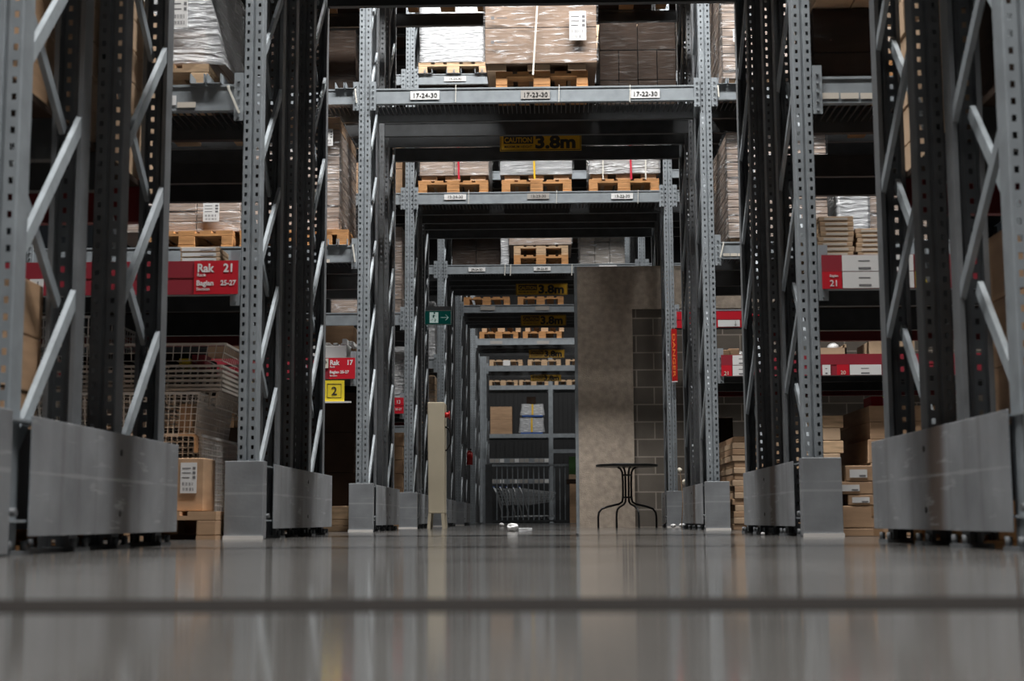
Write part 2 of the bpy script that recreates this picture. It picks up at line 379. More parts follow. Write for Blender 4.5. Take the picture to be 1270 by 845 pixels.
rack_b, _ = rack(Y7, O4, F4, 5.2, 'grey steel rack row just in front of the last one', (-1, 1), mid=(Z3,), brace_levels=4, both=False, holes=False)
# last rack, seen through the passage, with shelves and its own middle post
r8 = thing('pallet_rack', (0, Y8, 0), 'dim grey rack at the very end with a carton and white bales on it', 'rack')
for xa in (-1.86, .02, 1.9):
    for d in (0, 1.0):
        bx('upright', xa-.06, xa+.06, Y8+d, Y8+d+.09, 0, 5.0, 'steel', r8)
for z in ((3.64, 3.76), (2.32, 2.43)):
    for (a, b) in ((-1.8, -.04), (.08, 1.84)):
        for d in (0, 1.0): bx('beam', a, b, Y8+d, Y8+d+.05, *z, 'steel', r8)
        bx('shelf_board', a, b, Y8+.05, Y8+1.0, z[1]-.02, z[1]-.001, 'steel_dark', r8)
for zz in (1.63, 1.07):
    for (a, b) in ((-1.8, -.04), ):
        o = bx('beam', a, b, Y8, Y8+.05, zz, zz+.13, 'steel', r8)
        for k in range(13):
            if k in (4, 9): continue
            bx('price_label', a+.02+k*.135, a+.13+k*.135, Y8-.006, Y8-.001, zz+.02, zz+.115, 'paper_warm' if k % 3 else 'paper', o)
        bx('shelf_board', a, b, Y8+.05, Y8+1.0, zz+.11, zz+.13, 'steel_dark', r8)
bx('beam', .08, 1.84, Y8, Y8+.05, 1.9, 2.0, 'steel', r8)
# location labels and ties on the bridge beams
def px_label(root, x0, x1, y0, y1, Y, s, m='paper', ink='ink'):
    a = P(x0, y1, Y); b = P(x1, y0, Y)
    return plate_label(root, a[0], Y, a[1], s, b[0]-a[0], b[1]-a[1], m, ink)
px_label(rack17, 509, 545, 113, 124, Y17, '17-24-30'); px_label(rack17, 646, 682, 112, 123, Y17, '17-23-30', 'paper_warm'); px_label(rack17, 782, 818, 111, 122, Y17, '17-22-30')
px_label(rack13, 551, 578, 241, 248, Y13, '13-24-30', 'paper'); px_label(rack13, 654, 681, 240, 247, Y13, '13-23-30', 'paper_warm'); px_label(rack13, 758, 785, 240, 247, Y13, '13-22-30')
px_label(rack13, 551, 578, 95, 101, Y13, '13-24-40')
px_label(rack09, 581, 602, 332, 337, Y09, '09-24-30'); px_label(rack09, 662, 683, 331, 336, Y09, '09-23-30'); px_label(rack09, 743, 765, 329, 332, Y09, '')
px_label(rack05, 596, 614, 380, 385, Y05, '', 'paper_warm'); px_label(rack05, 664, 681, 380, 385, Y05, '', 'paper_warm')
px_label(rack01, 608, 623, 423, 427, Y01, '', 'paper_warm'); px_label(rack01, 666, 681, 423, 427, Y01, '', 'paper_warm')
px_label(rack21, 200, 219, 119, 131, Y21, '0'); px_label(rack21, 220, 243, 127, 134, Y21, '', 'paper_tan')
for k in range(3): px_label(rack21, 1018+k*24.5, 1040+k*24.5, 115.5, 123, Y21, '', 'paper_tan')
px_label(rack17, 402, 409, 322, 326, Y17, '', 'paper_tan')
for k in range(3): px_label(rack17, 897+k*9, 905+k*9, 314.5, 318, Y17, '', 'paper_tan')
for x in (564, 839, 880, 710): pass
for (rk, Y, xs, y0, y1) in ((rack17, Y17, (565, 693, 781), 107, 127), (rack13, Y13, (581, 690, 791), 237, 253), (rack09, Y09, (626, 633, 709), 329, 342)):
    for x in xs:
        a = P(x, y1, Y); b = P(x+.5, y0, Y)
        bm = BM(); bar(bm, (a[0], Y-.009, a[1]), (b[0], Y-.009, b[1]+.01), .006 if Y < 18 else .01); obj('cable_tie', bm, 'strap_w', rk)
for (rk, Y, xa, ya, xb, yb) in ((rack21, Y21, 284, 109, 298, 142), (rack17, Y17, 441, 112, 443, 129), (rack17, Y17, 890, 108, 891, 122), (rack17, Y17, 438, 305, 441, 326), (rack17, Y17, 897, 302, 893, 320)):
    a = P(xa, ya, Y); b = P(xb, yb, Y)
    bm = BM(); bar(bm, (a[0], Y-.03, a[1]), (b[0], Y-.03, b[1]), .011); bar(bm, (a[0], Y-.03, a[1]), (a[0], Y+.02, a[1]+.004), .011); obj('cable_tie', bm, 'strap_w', rk)
# steel U channels lying over the beams for the pallets
def chans(rk, Y, xs, ztop, depth=1.0):
    for x in xs:
        X = x
        bm = BM()
        for s in (-1, 1):
            cx = X + s*.045
            box(bm, cx-.04, cx-.034, Y-.02, Y+depth, ztop, ztop+.055); box(bm, cx+.034, cx+.04, Y-.02, Y+depth, ztop, ztop+.055)
            box(bm, cx-.04, cx+.04, Y-.02, Y+depth, ztop, ztop+.004)
        obj('support_channel', bm, 'steel', rk)
chans(rack21, Y21, [P(256, 100, Y21)[0]], 2.436)
chans(rack17, Y17, [P(428, 105, Y17)[0], P(902, 95, Y17)[0]], 3.816); chans(rack17, Y17, [P(419, 295, Y17)[0]], 2.436)
chans(rack13, Y13, [P(527, 90, Y13)[0], P(563, 90, Y13)[0], P(598, 90, Y13)[0]], 5.216)
# ------------------------------------------------------------------ guards at the feet of the uprights
def guard(side, Yb, Yp0, Yp1, label, block=True):
    s = side; xi = (XL+.055) if s < 0 else (XR-.03)      # inner face
    root = thing('rack_guard', (xi, Yb, 0), label, 'rack guard')
    xo = xi + s*.20
    a, b = sorted((xi, xo))
    if block:
        bm = BM(); box(bm, a, b, Yb, Yb+.006, .004, .402); box(bm, xi-(0 if s < 0 else 0)-(.006 if s < 0 else 0), xi+(.006 if s > 0 else 0), Yb+.006, Yb+.10, .004, .402)
        box(bm, xo-(.0 if s < 0 else .006), xo+(.006 if s < 0 else 0), Yb+.006, Yb+.10, .004, .402)
        obj('end_shield', bm, 'guard_l', root, bevel=.003)
        bx('foot_strip', a-.004, b+.004, Yb-.006, Yb+.002, 0, .018, 'wire_white', root)
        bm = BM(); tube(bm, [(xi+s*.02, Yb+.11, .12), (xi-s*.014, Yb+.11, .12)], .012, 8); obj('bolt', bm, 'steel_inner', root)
    xp = xi + s*.006
    bm = BM(); box(bm, min(xp, xp+s*.006), max(xp, xp+s*.006), Yp0, Yp1, .052, .397)
    ym = Yp0 + (Yp1-Yp0)*.53
    pl = obj('side_plate', bm, 'guard_l' if s < 0 else 'guard_r', root, bevel=.002)
    for q in (.12, .33):
        bm = BM(); tube(bm, [(xp-s*.003, ym, q), (xp-s*.0002, ym, q)], .011, 8); obj('bolt', bm, 'black', pl)
    bx('guard_shade_sheet', *sorted((xi+s*.17, xi+s*.176)), Yb+.1, Yp1-.02, .07, .385, 'black', root)  # added black sheet standing in for the shade inside the guard
    for q in (.10, .385):
        bx('rail', *sorted((xp+s*.012, xp+s*.05)), Yb+.1, Yp1-.02, q-.008, q+.0, 'steel', root)
    return root
guard(-1, 3.85, 4.12, 5.76, 'long scuffed steel guard plate at the left photo edge, nearest the camera')
guard(1, 3.85, 4.11, 5.85, 'long scuffed steel guard plate with a brown rust band at the right photo edge')
guard(-1, 7.45, 7.78, 9.86, 'grey steel guard at the foot of the left rack row with the Rak 21 sign')
guard(1, 7.43, 7.75, 9.75, 'grey steel guard at the foot of the right rack beside stacked labelled cartons')
guard(-1, 12.07, 12.38, 14.3, 'grey steel guard at the left foot of the rack labelled 17-24-30')
guard(1, 12.07, 12.38, 14.2, 'grey steel guard at the right foot of the rack labelled 17-22-30')
guard(-1, 16.08, 16.4, 18.2, 'grey steel guard just left of the beige cabinet')
guard(1, 16.08, 16.4, 16.95, 'pale grey steel guard right of the round black table against the wall')
guard(-1, 20.8, 21.1, 22.9, 'small far grey steel guard just behind the beige cabinet, on its right')
guard(-1, 24.8, 25.1, 26.9, 'small far grey guard, second behind the beige cabinet')
# ------------------------------------------------------------------ pallets
def pallet_parts(root, w_=.8, l_=1.2, full=True, m='wood'):
    x, y, z = root.location
    X0 = x-w_/2; Y0 = y
    bw = (.1, .145, .1); bc = (X0+.05, X0+w_/2, X0+w_-.05)
    if not full:
        bm = BM()
        for c, b in zip(bc, bw):
            box(bm, c-b/2, c+b/2, Y0, Y0+.14, z+.02, z+.10)
            box(bm, c-b/2, c+b/2, Y0, Y0+l_, z, z+.02)
        box(bm, X0, X0+w_, Y0, Y0+.1, z+.10, z+.122)
        for q in range(5): box(bm, X0+q*(w_-.12)/4, X0+q*(w_-.12)/4+.12, Y0, Y0+l_, z+.122, z+.144)
        obj('boards', bm, m, root); return
    for c, b in zip(bc, bw):
        bx('bottom_board', c-b/2, c+b/2, Y0, Y0+l_, z, z+.021, m, root)
        for yy in (0, l_/2-.07, l_-.14): bx('block', c-b/2, c+b/2, Y0+yy, Y0+yy+.14, z+.0215, z+.099, m, root, .006)
    for yy in (0, l_/2-.07, l_-.14): bx('cross_board', X0, X0+w_, Y0+yy, Y0+yy+.145, z+.0995, z+.1215, m, root)
    ws = (.145, .1, .145, .1, .145); g = (w_-sum(ws))/4; xx = X0
    for q in ws: bx('deck_board', xx, xx+q, Y0, Y0+l_, z+.122, z+.144, m, root); xx += q+g
PROTO = {}
def pallet(xc, Y, z, label, full=True, m='wood', w_=.8):
    key = (full, m, w_)
    if key in PROTO: return dup(PROTO[key], (xc, Y, z), label)
    r = thing('wooden_pallet', (xc, Y, z), label, 'pallet'); pallet_parts(r, w_, 1.2, full, m); PROTO[key] = r
    return r
def wobble(bm, amp, sc, seed):
    for v in bm.verts:
        n = noise.noise_vector(v.co*sc + Vector((seed, 0, 0)))
        v.co += n*amp
def load(x0, x1, Y0, Y1, z0, z1, rows, cols, label, m='card', wrap='film', flare=0, tag_px=None, name='wrapped_load', cat='wrapped load', cap=None, lines=None, parts='carton', band=None):
    r = thing(name, ((x0+x1)/2, Y0, z0), label, cat)
    h = (z1-z0)/rows; c = (x1-x0)/cols
    for i in range(rows):
        for j in range(cols):
            jx = R.uniform(0, .006); jy = R.uniform(0, .008)
            mm = m if isinstance(m, str) else m[min(i*len(m)//rows, len(m)-1)]
            o = bx(parts, x0+c*j+.003+jx*.3, x0+c*(j+1)-.003, Y0+jy, Y1, z0+h*i+.002, z0+h*(i+1)-.002, mm, r, .005)
    if wrap:
        bm = BM(); x_0, x_1 = x0-.012, x1+.012
        n = 10; nz = max(6, int((z1-z0)/.08))
        rings = []
        for k in range(nz+1):
            z = z0+.002+(z1-z0+.008)*k/nz; fl = flare*max(0, 1-k/nz*1.6)
            pts = [(x_0-fl, Y0-.015)] + [(x_0+(x_1-x_0)*t/n, Y0-.015-fl*.3) for t in range(1, n)] + [(x_1+fl, Y0-.015)] + [(x_1+fl, Y0+(Y1-Y0)*t/n) for t in range(1, n)] + [(x_1+fl, Y1+.01), (x_0-fl, Y1+.01)] + [(x_0-fl, Y1-(Y1-Y0)*t/n) for t in range(1, n)]
            rings.append([bm.verts.new((px, py, z)) for px, py in pts])
        for a, b in zip(rings, rings[1:]):
            for k in range(len(a)):
                f = bm.faces.new((a[k], a[(k+1) % len(a)], b[(k+1) % len(a)], b[k])); f.smooth = True
        wobble(bm, .010+flare*.12, 5, x0*3)
        obj('stretch_film', bm, wrap, r)
    if tag_px:
        lx, lz, lw, lh = tag_px
        p = bx('shipping_label', lx, lx+lw, Y0-.034, Y0-.031, lz, lz+lh, 'paper', r)
        bm = BM()
        for k in range(14):
            if k % 3 != 2: box(bm, lx+lw*(.15+.05*k), lx+lw*(.15+.05*k+R.uniform(.015, .035)), Y0-.0345, Y0-.034, lz+lh*.08, lz+lh*.2); box(bm, lx+lw*(.12+.05*k), lx+lw*(.12+.05*k+R.uniform(.015, .035)), Y0-.0345, Y0-.034, lz+lh*.25, lz+lh*.36)
        for k in range(3):
            box(bm, lx+lw*.1, lx+lw*R.uniform(.5, .65), Y0-.0345, Y0-.034, lz+lh*(.5+.15*k), lz+lh*(.53+.15*k)); box(bm, lx+lw*.75, lx+lw*.93, Y0-.0345, Y0-.034, lz+lh*(.47+.15*k), lz+lh*(.56+.15*k))
        obj('print', bm, 'ink_grey', p)
    return r
def strap(r, x0, z0, x1, z1, Y, m, wd=.016):
    bm = BM(); bar(bm, (x0, Y, z0), (x1, Y, z1), wd, .004)
    # bar's first width lies across, keep it flat against the load
    return obj('strap', bm, m, r)
def carton(x0, x1, Y0, Y1, z0, z1, label, m='card', group=None, lab=None, tape=True, name='carton', cat='carton'):
    r = thing(name, ((x0+x1)/2, (Y0+Y1)/2, z0), label, cat, group)
    bx('box_body', x0, x1, Y0, Y1, z0, z1-.001, m, r, .004)
    if tape:
        xm = (x0+x1)/2; bm = BM(); box(bm, xm-.025, xm+.025, Y0-.0012, Y0-.0002, z1-.055 if z1-z0 > .09 else z0+.002, z1-.002); obj('tape', bm, 'tape', r)
    if lab:
        lx, lz, lw, lh = lab; p = bx('paper_label', x0+lx, x0+lx+lw, Y0-.003, Y0-.0015, z0+lz, z0+lz+lh, 'paper', r)
        bm = BM(); box(bm, x0+lx+lw*.55, x0+lx+lw*.92, Y0-.0036, Y0-.003, z0+lz+lh*.12, z0+lz+lh*.32)
        obj('print', bm, 'ink_grey', p)
    return r
# ------------------------------------------------------------------ goods on the bridges
def PB(x0, y0, x1, y1, Y):
    a = P(x0, y1, Y); b = P(x1, y0, Y); c = P(x0, y0, Y); d = P(x1, y1, Y)
    return (a[0]+c[0])/2, (b[0]+d[0])/2, (a[1]+d[1])/2, (b[1]+c[1])/2
L3 = 3.816; L2 = 2.436; L1 = 1.449; L4 = 5.216
# bridge 17
pallet(P(672, 100, 12.2)[0], 12.17, L3, 'orange wooden pallet on the beam label 17-23-30 under the big brown carton load')
x0, x1, z0, z1 = PB(601, -40, 740, 84, 12.13)
ld = load(x0, x1, 12.13, 13.2, L3+.20, 4.98, 3, 1, 'large brown film-wrapped carton load with white strap and barcode sheet, top centre', m='card_load', wrap='film', flare=.0)
for a, b in ((0, .09), (.36, .48), (.72, .80)):
    bx('foot_block', x0+.02+a*(x1-x0), x0+.02+(b+.08)*(x1-x0), 12.15, 13.15, L3+.1445, L3+.199, 'card2', ld)
def px_sheet(r, a0, b0, a1, b1, Y):
    lx, lx1, lz, lz1 = PB(a0, b0, a1, b1, Y); lw = lx1-lx; lh = lz1-lz
    p = bx('shipping_label', lx, lx1, Y-.004, Y-.001, lz, lz1, 'paper', r)
    bm = BM()
    for k in range(14):
        if k % 4 != 3: box(bm, lx+lw*(.15+.05*k), lx+lw*(.15+.05*k+R.uniform(.015, .035)), Y-.0046, Y-.004, lz+lh*.08, lz+lh*.18); box(bm, lx+lw*(.12+.05*k), lx+lw*(.12+.05*k+R.uniform(.015, .035)), Y-.0046, Y-.004, lz+lh*.25, lz+lh*.36)
    for k in range(3):
        box(bm, lx+lw*.1, lx+lw*R.uniform(.5, .65), Y-.0046, Y-.004, lz+lh*(.5+.15*k), lz+lh*(.53+.15*k)); box(bm, lx+lw*.75, lx+lw*.93, Y-.0046, Y-.004, lz+lh*(.47+.15*k), lz+lh*(.56+.15*k))
    obj('print', bm, 'ink_grey', p); return p
px_sheet(ld, 706, 14, 727, 50, 12.105)
a = P(667, -5, 12.1); b = P(661, 93, 12.1); strap(ld, a[0], a[1], b[0], b[1], 12.1, 'strap_w')
for yy in (23, 53):
    a = P(609, yy, 12.12); bx('print', a[0], a[0]+.028, 12.108, 12.11, a[1]-.014, a[1]+.014, 'ink_grey', ld); bm = BM(); box(bm, a[0]+.05, a[0]+.14, 12.108, 12.11, a[1]-.004, a[1]+.004); obj('print', bm, 'ink_grey', ld)
x0, x1, z0, z1 = PB(743, 30, 838, 105, 12.95)
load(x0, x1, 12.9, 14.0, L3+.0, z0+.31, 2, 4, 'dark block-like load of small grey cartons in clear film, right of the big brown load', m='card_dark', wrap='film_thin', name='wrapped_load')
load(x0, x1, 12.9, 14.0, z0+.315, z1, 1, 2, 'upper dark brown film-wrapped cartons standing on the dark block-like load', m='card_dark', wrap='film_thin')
# beyond, level 4 on row 13
pallet(P(562, 85, 16.22)[0], 16.2, L4, 'pale wooden pallet under the white wrapped load, above the 17-24-30 label', m='wood_pale')
x0, x1, z0, z1 = PB(522, 30, 598, 79, 16.2)
load(x0, x1, 16.2, 17.3, L4+.145, z1+.25, 2, 1, 'white film-wrapped load high up left of the big brown carton load', m='white_wrap', wrap='film_milky')
load(.35, 1.2, 16.3, 17.3, L4, L4+.7, 3, 2, 'tan cartons high up glimpsed above the dark block-like load', m='card2', wrap=None)
for i, (xc, lb) in enumerate(((-1.0, 'left'), (-.1, 'middle'), (.8, 'right'))):
    pallet(xc, 12.93, L4, 'wooden pallet overhead on the top bridge level, ' + lb + ' position')
    load(xc-.4, xc+.4, 12.95, 14.1, L4+.146, L4+.95, 2, 1, 'carton load overhead on the top bridge level, ' + lb + ' position', m=('card', 'white_wrap', 'card2')[i], wrap=None)
pallet(-2.2, 12.93, L4, 'wooden pallet overhead, left of the top bridge level'); load(-2.6, -1.8, 12.95, 14.1, L4+.146, L4+.95, 2, 1, 'carton load overhead, left of the top bridge level', m='card2', wrap=None)
# bridge 13 : three pallets
for (a, b, m_, wr, lab, sc, sm, y1) in ((519, 605, 'card_wrap', 'film', 'left', 567, 'strap_r', 0), (622, 709, 'white_wrap', 'film', 'middle', 661, 'strap_y', 1), (731, 817, 'card_grey', 'film_milky', 'right', 781, 'strap_r', 2)):
    xa = P(a, 228, 16.2)[0]; xb = P(b, 228, 16.2)[0]
    names = ('with a red strap, leftmost on the bridge behind the caution sign', 'with a yellow strap, middle of the bridge behind the caution sign', 'with red and white straps, rightmost on the bridge behind the caution sign')
    pallet((xa+xb)/2, 16.2, L3, 'orange wooden pallet ' + ('leftmost', 'middle', 'rightmost')[y1] + ' of three on the first bridge behind the caution sign')
    dx = (0, -.03, 0)[y1]
    ld = load(xa+.01+dx, xb+.01, 16.2, 17.35, L3+.2, L3+1.0, (3, 2, 4)[y1], (2, 1, 2)[y1], ('brown', 'white', 'grey and white')[y1] + ' film-wrapped load ' + names[y1].replace('the bridge behind the caution sign', 'bridge behind caution sign'), m=m_, wrap=wr)
    for q in (.02, .36, .72): bx('foot_block', xa+.02+q*(xb-xa), xa+.02+(q+.22)*(xb-xa), 16.22, 17.3, L3+.145, L3+.199, 'card2', ld)
    a_ = P(sc, 190, 16.15); b_ = P(sc+2, 222, 16.15); strap(ld, a_[0], a_[1]+.5, b_[0], b_[1], 16.165, sm, .022)
    if y1 == 2:
        for q in (748, 801): c_ = P(q, 190, 16.15); d_ = P(q, 222, 16.15); strap(ld, c_[0], c_[1]+.5, d_[0], d_[1], 16.165, 'strap_w', .016)
# bridge 09
x0, x1, z0, z1 = PB(560, 296, 620, 328, 21.2)
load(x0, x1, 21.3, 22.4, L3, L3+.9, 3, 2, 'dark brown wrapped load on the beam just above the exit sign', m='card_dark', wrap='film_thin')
x0, x1, z0, z1 = PB(622, 300, 630, 328, 21.0)
load(x0, x1, 21.0, 21.4, L3, L3+.6, 4, 1, 'narrow bundle wrapped in white film beside the dark brown load', m='white_wrap', wrap='film_milky')
pallet(P(671, 320, 20.95)[0], 20.94, L3, 'orange wooden pallet on the beam crossing above the concrete wall top')
pallet(P(671, 320, 20.95)[0], 20.94, L3+.145, 'second wooden pallet stacked beneath the brown cartons above the concrete wall', m='wood_pale')
x0, x1, z0, z1 = PB(631, 296, 709, 312, 20.95)
load(x0, x1, 20.93, 22, L3+.29, L3+1.0, 3, 1, 'brown carton load on doubled pallets above the concrete wall top', m='card_wrap', wrap='film')
x0, x1, z0, z1 = PB(719, 296, 775, 328, 21.3)
load(x0, x1, 21.3, 22.3, L3, L3+1.0, 5, 3, 'grey block-shaped carton load above the concrete wall, right of the brown one', m='card_grey', wrap='film')
# bridges 05, 01, and the two after: bare pallets
n = 0
desc05 = ['bare wooden pallet, left of the two beside the brightest far 3.8m sign', 'bare wooden pallet directly under the brightest far 3.8m sign']
for a, b, lb in ((575, 632, desc05[0]), (642, 699, desc05[1])):
    xa = P(a, 373, Y05)[0]; xb = P(b, 373, Y05)[0]; pallet((xa+xb)/2, Y05+.02, L3, lb, False)
    bx('slip_sheet', xa+.03, xb-.03, Y05+.1, Y05+1.1, L3+.146, L3+.17, 'paper_tan', C.objects[-1] if False else None) if False else None
for a, b, lb, m_ in ((595, 642, 'bare wooden pallet, left of the pair under the lower far 3.8m sign', 'wood'), (648, 697, 'bare wooden pallet directly under the lower far 3.8m sign', 'wood')):
    xa = P(a, 415, Y01)[0]; xb = P(b, 415, Y01)[0]; pallet((xa+xb)/2, Y01+.02, L3, lb, False); pallet((xa+xb)/2+.05, Y01+.1, L3+.146, lb.replace('bare', 'upper').replace('directly under', 'stacked just below'), False, 'wood_pale', .8)
for a, b, lb in ((607, 648, 'far wooden pallet with a white paper on it, third bridge from the back'), (652, 698, 'far wooden pallet in the middle, just above the last bridges'), (702, 742, 'far wooden pallet cut off by the concrete wall edge')):
    xa = P(a, 451, Y7)[0]; xb = P(b, 451, Y7)[0]; pallet((xa+xb)/2, Y7+.02, L3, lb, False, 'wood_pale')
a = P(624, 454, Y7-.02); bm = BM(); box(bm, a[0], a[0]+.17, Y7-.01, Y7-.004, L3, L3+.13); tag(obj('paper_sheet', bm, 'paper'), 'white paper taped on the far left pallet', 'paper')
for a, b, lb in ((608, 640, 'dim pale pallet on the last rack top, at left'), (644, 680, 'dim pale pallet on the last rack top, in the middle'), (690, 722, 'dim pale pallet on the last rack top, beside the wall edge')):
    xa = P(a, 478, Y8)[0]; xb = P(b, 478, Y8)[0]; pallet((xa+xb)/2, Y8+.02, 3.762, lb, False, 'wood_pale')
# loads on the last rack
for i, (za, zb, lb) in enumerate(((2.432, 2.82, 'lower brown carton on the last rack, end of the passage'), (2.822, 3.18, 'upper brown carton on the last rack, end of the passage'))):
    x0 = P(608, 530, Y8)[0]; x1 = P(635, 530, Y8)[0]; carton(x0, x1, Y8+.05, Y8+.7, za, zb, lb, 'card', 'brown cartons on the last rack', tape=False)
for (a, b, za, zb, lb) in ((644, 675, 2.432, 2.86, 'lower white wrapped bale on the last rack'), (646, 675, 2.90, 3.24, 'upper white wrapped bale on the last rack')):
    x0 = P(a, 530, Y8)[0]; x1 = P(b, 530, Y8)[0]
    ld = load(x0+.03, x1-.03, Y8+.08, Y8+.7, za+.04, zb, 2, 1, lb, m='white_wrap', wrap='film_milky', flare=.04, name='wrapped_bale', cat='bale')
    bx('base_tray', x0+.04, x1-.04, Y8+.05, Y8+.72, za, za+.038, 'blue', ld); strap(ld, (x0+x1)/2, zb, (x0+x1)/2, za+.05, Y8+.045, 'strap_y', .05)
x0 = P(653, 500, Y8)[0]; carton(x0, x0+.25, Y8+.2, Y8+.5, 3.262, 3.46, 'small dim carton on top of the white bales', 'card_dark', tape=False)
# ------------------------------------------------------------------ signs
def board(name, x0, x1, Y, z0, z1, m, label, cat='sign', th=.006, border=None):
    r = thing(name, ((x0+x1)/2, Y, z0), label, cat)
    bx('panel', x0, x1, Y, Y+th, z0, z1, m, r)
    return r
def caution(px0, px1, py0, py1, Y, label, on=.0):
    x0, x1, z0, z1 = PB(px0, py0, px1, py1, Y)
    r = board('caution_sign', x0, x1, Y, z0, z1, 'amber', label); w_ = x1-x0; h = z1-z0
    bm = BM(); t = .006
    for q in ((x0+t, x1-t, z0+t, z0+2*t), (x0+t, x1-t, z1-2*t, z1-t), (x0+t, x0+2*t, z0+t, z1-t), (x1-2*t, x1-t, z0+t, z1-t)): box(bm, q[0], q[1], Y-.001, Y-.0002, q[2], q[3])
    obj('border', bm, 'ink', r)
    k = bx('caution_plate', x0+w_*.045, x0+w_*.41, Y-.0015, Y-.0002, z0+h*.42, z0+h*.90, 'ink', r)
    text('caution_lettering', 'CAUTION', x0+w_*.225, Y-.0025, z0+h*.50, h*.42, 'amber', k, .02, w_*.33/(h*.42*4.4), 'CENTER')
    text('small_lettering', 'MAXIMUM HEIGHT', x0+w_*.225, Y-.0012, z0+h*.18, h*.20, 'ink', r, .02, w_*.35/(h*.20*8.6), 'CENTER')
    text('large_lettering', '3.8m', x0+w_*.43, Y-.0012, z0+h*.17, h*1.0, 'ink', r, .045, w_*.51/(h*2.02))
    return r
caution(620, 721, 166, 187, 13.55, 'amber CAUTION 3.8m height sign hanging in the nearest bridge')
caution(640, 704, 352, 366, 21.42, 'amber 3.8m height sign above the two bare pallets, brightest of the far ones')
caution(646, 702, 391, 404, 25.42, 'amber 3.8m height sign second of the far ones, just below the first')
caution(656, 700, 434, 444, 30.12, 'very dim amber 3.8m height sign, third of the far ones')
caution(658, 696, 465, 473, 35.42, 'barely visible 3.8m height sign, last of all')
# exit sign
x0, x1, z0, z1 = PB(526, 385, 560, 403, 18.1)
ex = board('exit_sign', x0, x1, 18.1, z0, z1, 'green', 'dark green emergency exit sign with white running figure and arrow', th=.03)
bx('mount_rail', x0, x1+.0, 18.095, 18.16, z1, z1+.05, 'zinc', ex)
bm = BM(); t = .008
for q in ((x0, x1, z0, z0+t), (x0, x1, z1-t, z1), (x0, x0+t, z0, z1), (x1-t, x1, z0, z1)): box(bm, q[0], q[1], 18.097, 18.0995, q[2], q[3])
obj('border', bm, 'wire_white', ex)
h = z1-z0
bm = BM(); box(bm, x0+.07, x0+.18, 18.097, 18.0995, z0+.025, z1-.025); fig = obj('figure_panel', bm, 'lit_white', ex)
bm = BM(); cx, cz = x0+.125, z0+h*.5
for a, b, t in (((.0, .035), (-.008, 0), .02), ((-.008, 0), (.02, -.022), .012), ((.02, -.022), (.012, -.055), .010), ((-.008, 0), (-.02, -.03), .012), ((-.02, -.03), (-.042, -.035), .010), ((0, .032), (.032, .012), .008), ((0, .032), (-.03, .018), .008)):
    bar(bm, (cx+a[0], 18.0965, cz+a[1]), (cx+b[0], 18.0965, cz+b[1]), .001, t) if False else bar(bm, (cx+a[0], 18.0955, cz+a[1]), (cx+b[0], 18.0955, cz+b[1]), t, .002)
tube(bm, [(cx+.006, 18.0945, cz+.056), (cx+.006, 18.0965, cz+.056)], .012, 10); obj('running_figure', bm, 'green', fig)
bm = BM(); bar(bm, (x0+.21, 18.097, cz), (x1-.045, 18.097, cz), .012, .003)
for s in (-1, 1): bar(bm, (x1-.04, 18.097, cz), (x1-.075, 18.097, cz+s*.035), .012, .003)
obj('arrow', bm, 'lit_white', ex)
# red shelf strips
def strip(Y, x0, x1, label, z0=1.283, z1=1.462, m='red_dull'):
    r = thing('shelf_sign_strip', ((x0+x1)/2, Y-.012, z0), label, 'sign')
    bx('strip', x0, x1, Y-.034, Y-.026, z0, z1, m, r); zm = (z0+z1)/2
    bx('groove', x0, x1, Y-.0355, Y-.034, zm-.002, zm+.002, 'red_steel', r)
    return r
def card(r, Y, a0, a1, z0, z1, m='paper', marks=True, name='price_card'):
    p = bx(name, a0, a1, Y-.039, Y-.0365, z0, z1, m, r)
    if marks:
        bm = BM(); w_ = a1-a0; h = z1-z0
        box(bm, a0+w_*.35, a0+w_*.62, Y-.0395, Y-.039, z0+h*.10, z0+h*.24); box(bm, a0+w_*.35, a0+w_*.6, Y-.0395, Y-.039, z0+h*.6, z0+h*.67)
        obj('print', bm, 'ink_grey', p)
    return p
def arrow_card(r, Y, x0, x1, z0, z1, m='paper', up=False, dx=.6):
    p = card(r, Y, x0, x1, z0, z1, m, False); xm = x0+(x1-x0)*dx; bm = BM(); h = z1-z0; s = 1 if up else -1; zc = (z0+z1)/2
    bar(bm, (xm, Y-.040, zc-h*.35), (xm, Y-.040, zc+h*.35), .004, .002)
    for q in (-1, 1): bar(bm, (xm, Y-.040, zc+s*h*.35), (xm+q*h*.2, Y-.040, zc+s*h*.13), .004, .002)
    obj('arrow', bm, 'ink', p); return p
s21 = strip(Y21, -4.4, P(297, 345, Y21)[0], 'red shelf sign reading Rak 21 Bagian 25-27, left side')
xa = P(243, 345, Y21)[0]; xb = P(297, 345, Y21)[0]
pn = bx('sign_panel', xa, xb, Y21-.039, Y21-.0358, 1.283, 1.462, 'red', s21); ty = Y21-.0395
text('lettering', 'Rak', xa+.015, ty, 1.402, .062, 'paper', pn, .03, .92); text('lettering', '21', xb-.078, ty, 1.402, .062, 'paper', pn, .03, .92)
text('lettering', 'Rack', xa+.015, ty, 1.378, .024, 'paper', pn, .01); text('lettering', 'Bagian', xa+.012, ty, 1.330, .038, 'paper', pn, .03, .95); text('lettering', '25-27', xb-.092, ty, 1.330, .038, 'paper', pn, .03, .92)
text('lettering', 'Section', xa+.013, ty, 1.303, .024, 'paper', pn, .01)
for a, b in ((40, 57), (146, 162)):
    arrow_card(s21, Y21, P(a, 355, Y21)[0], P(b, 355, Y21)[0], 1.285, 1.372)
s21r = strip(Y21, P(1018, 340, Y21)[0], 4.1, 'red shelf sign strip numbered 21 with white product cards, right side')
xa = P(1018, 340, Y21)[0]; xb = P(1042, 340, Y21)[0]
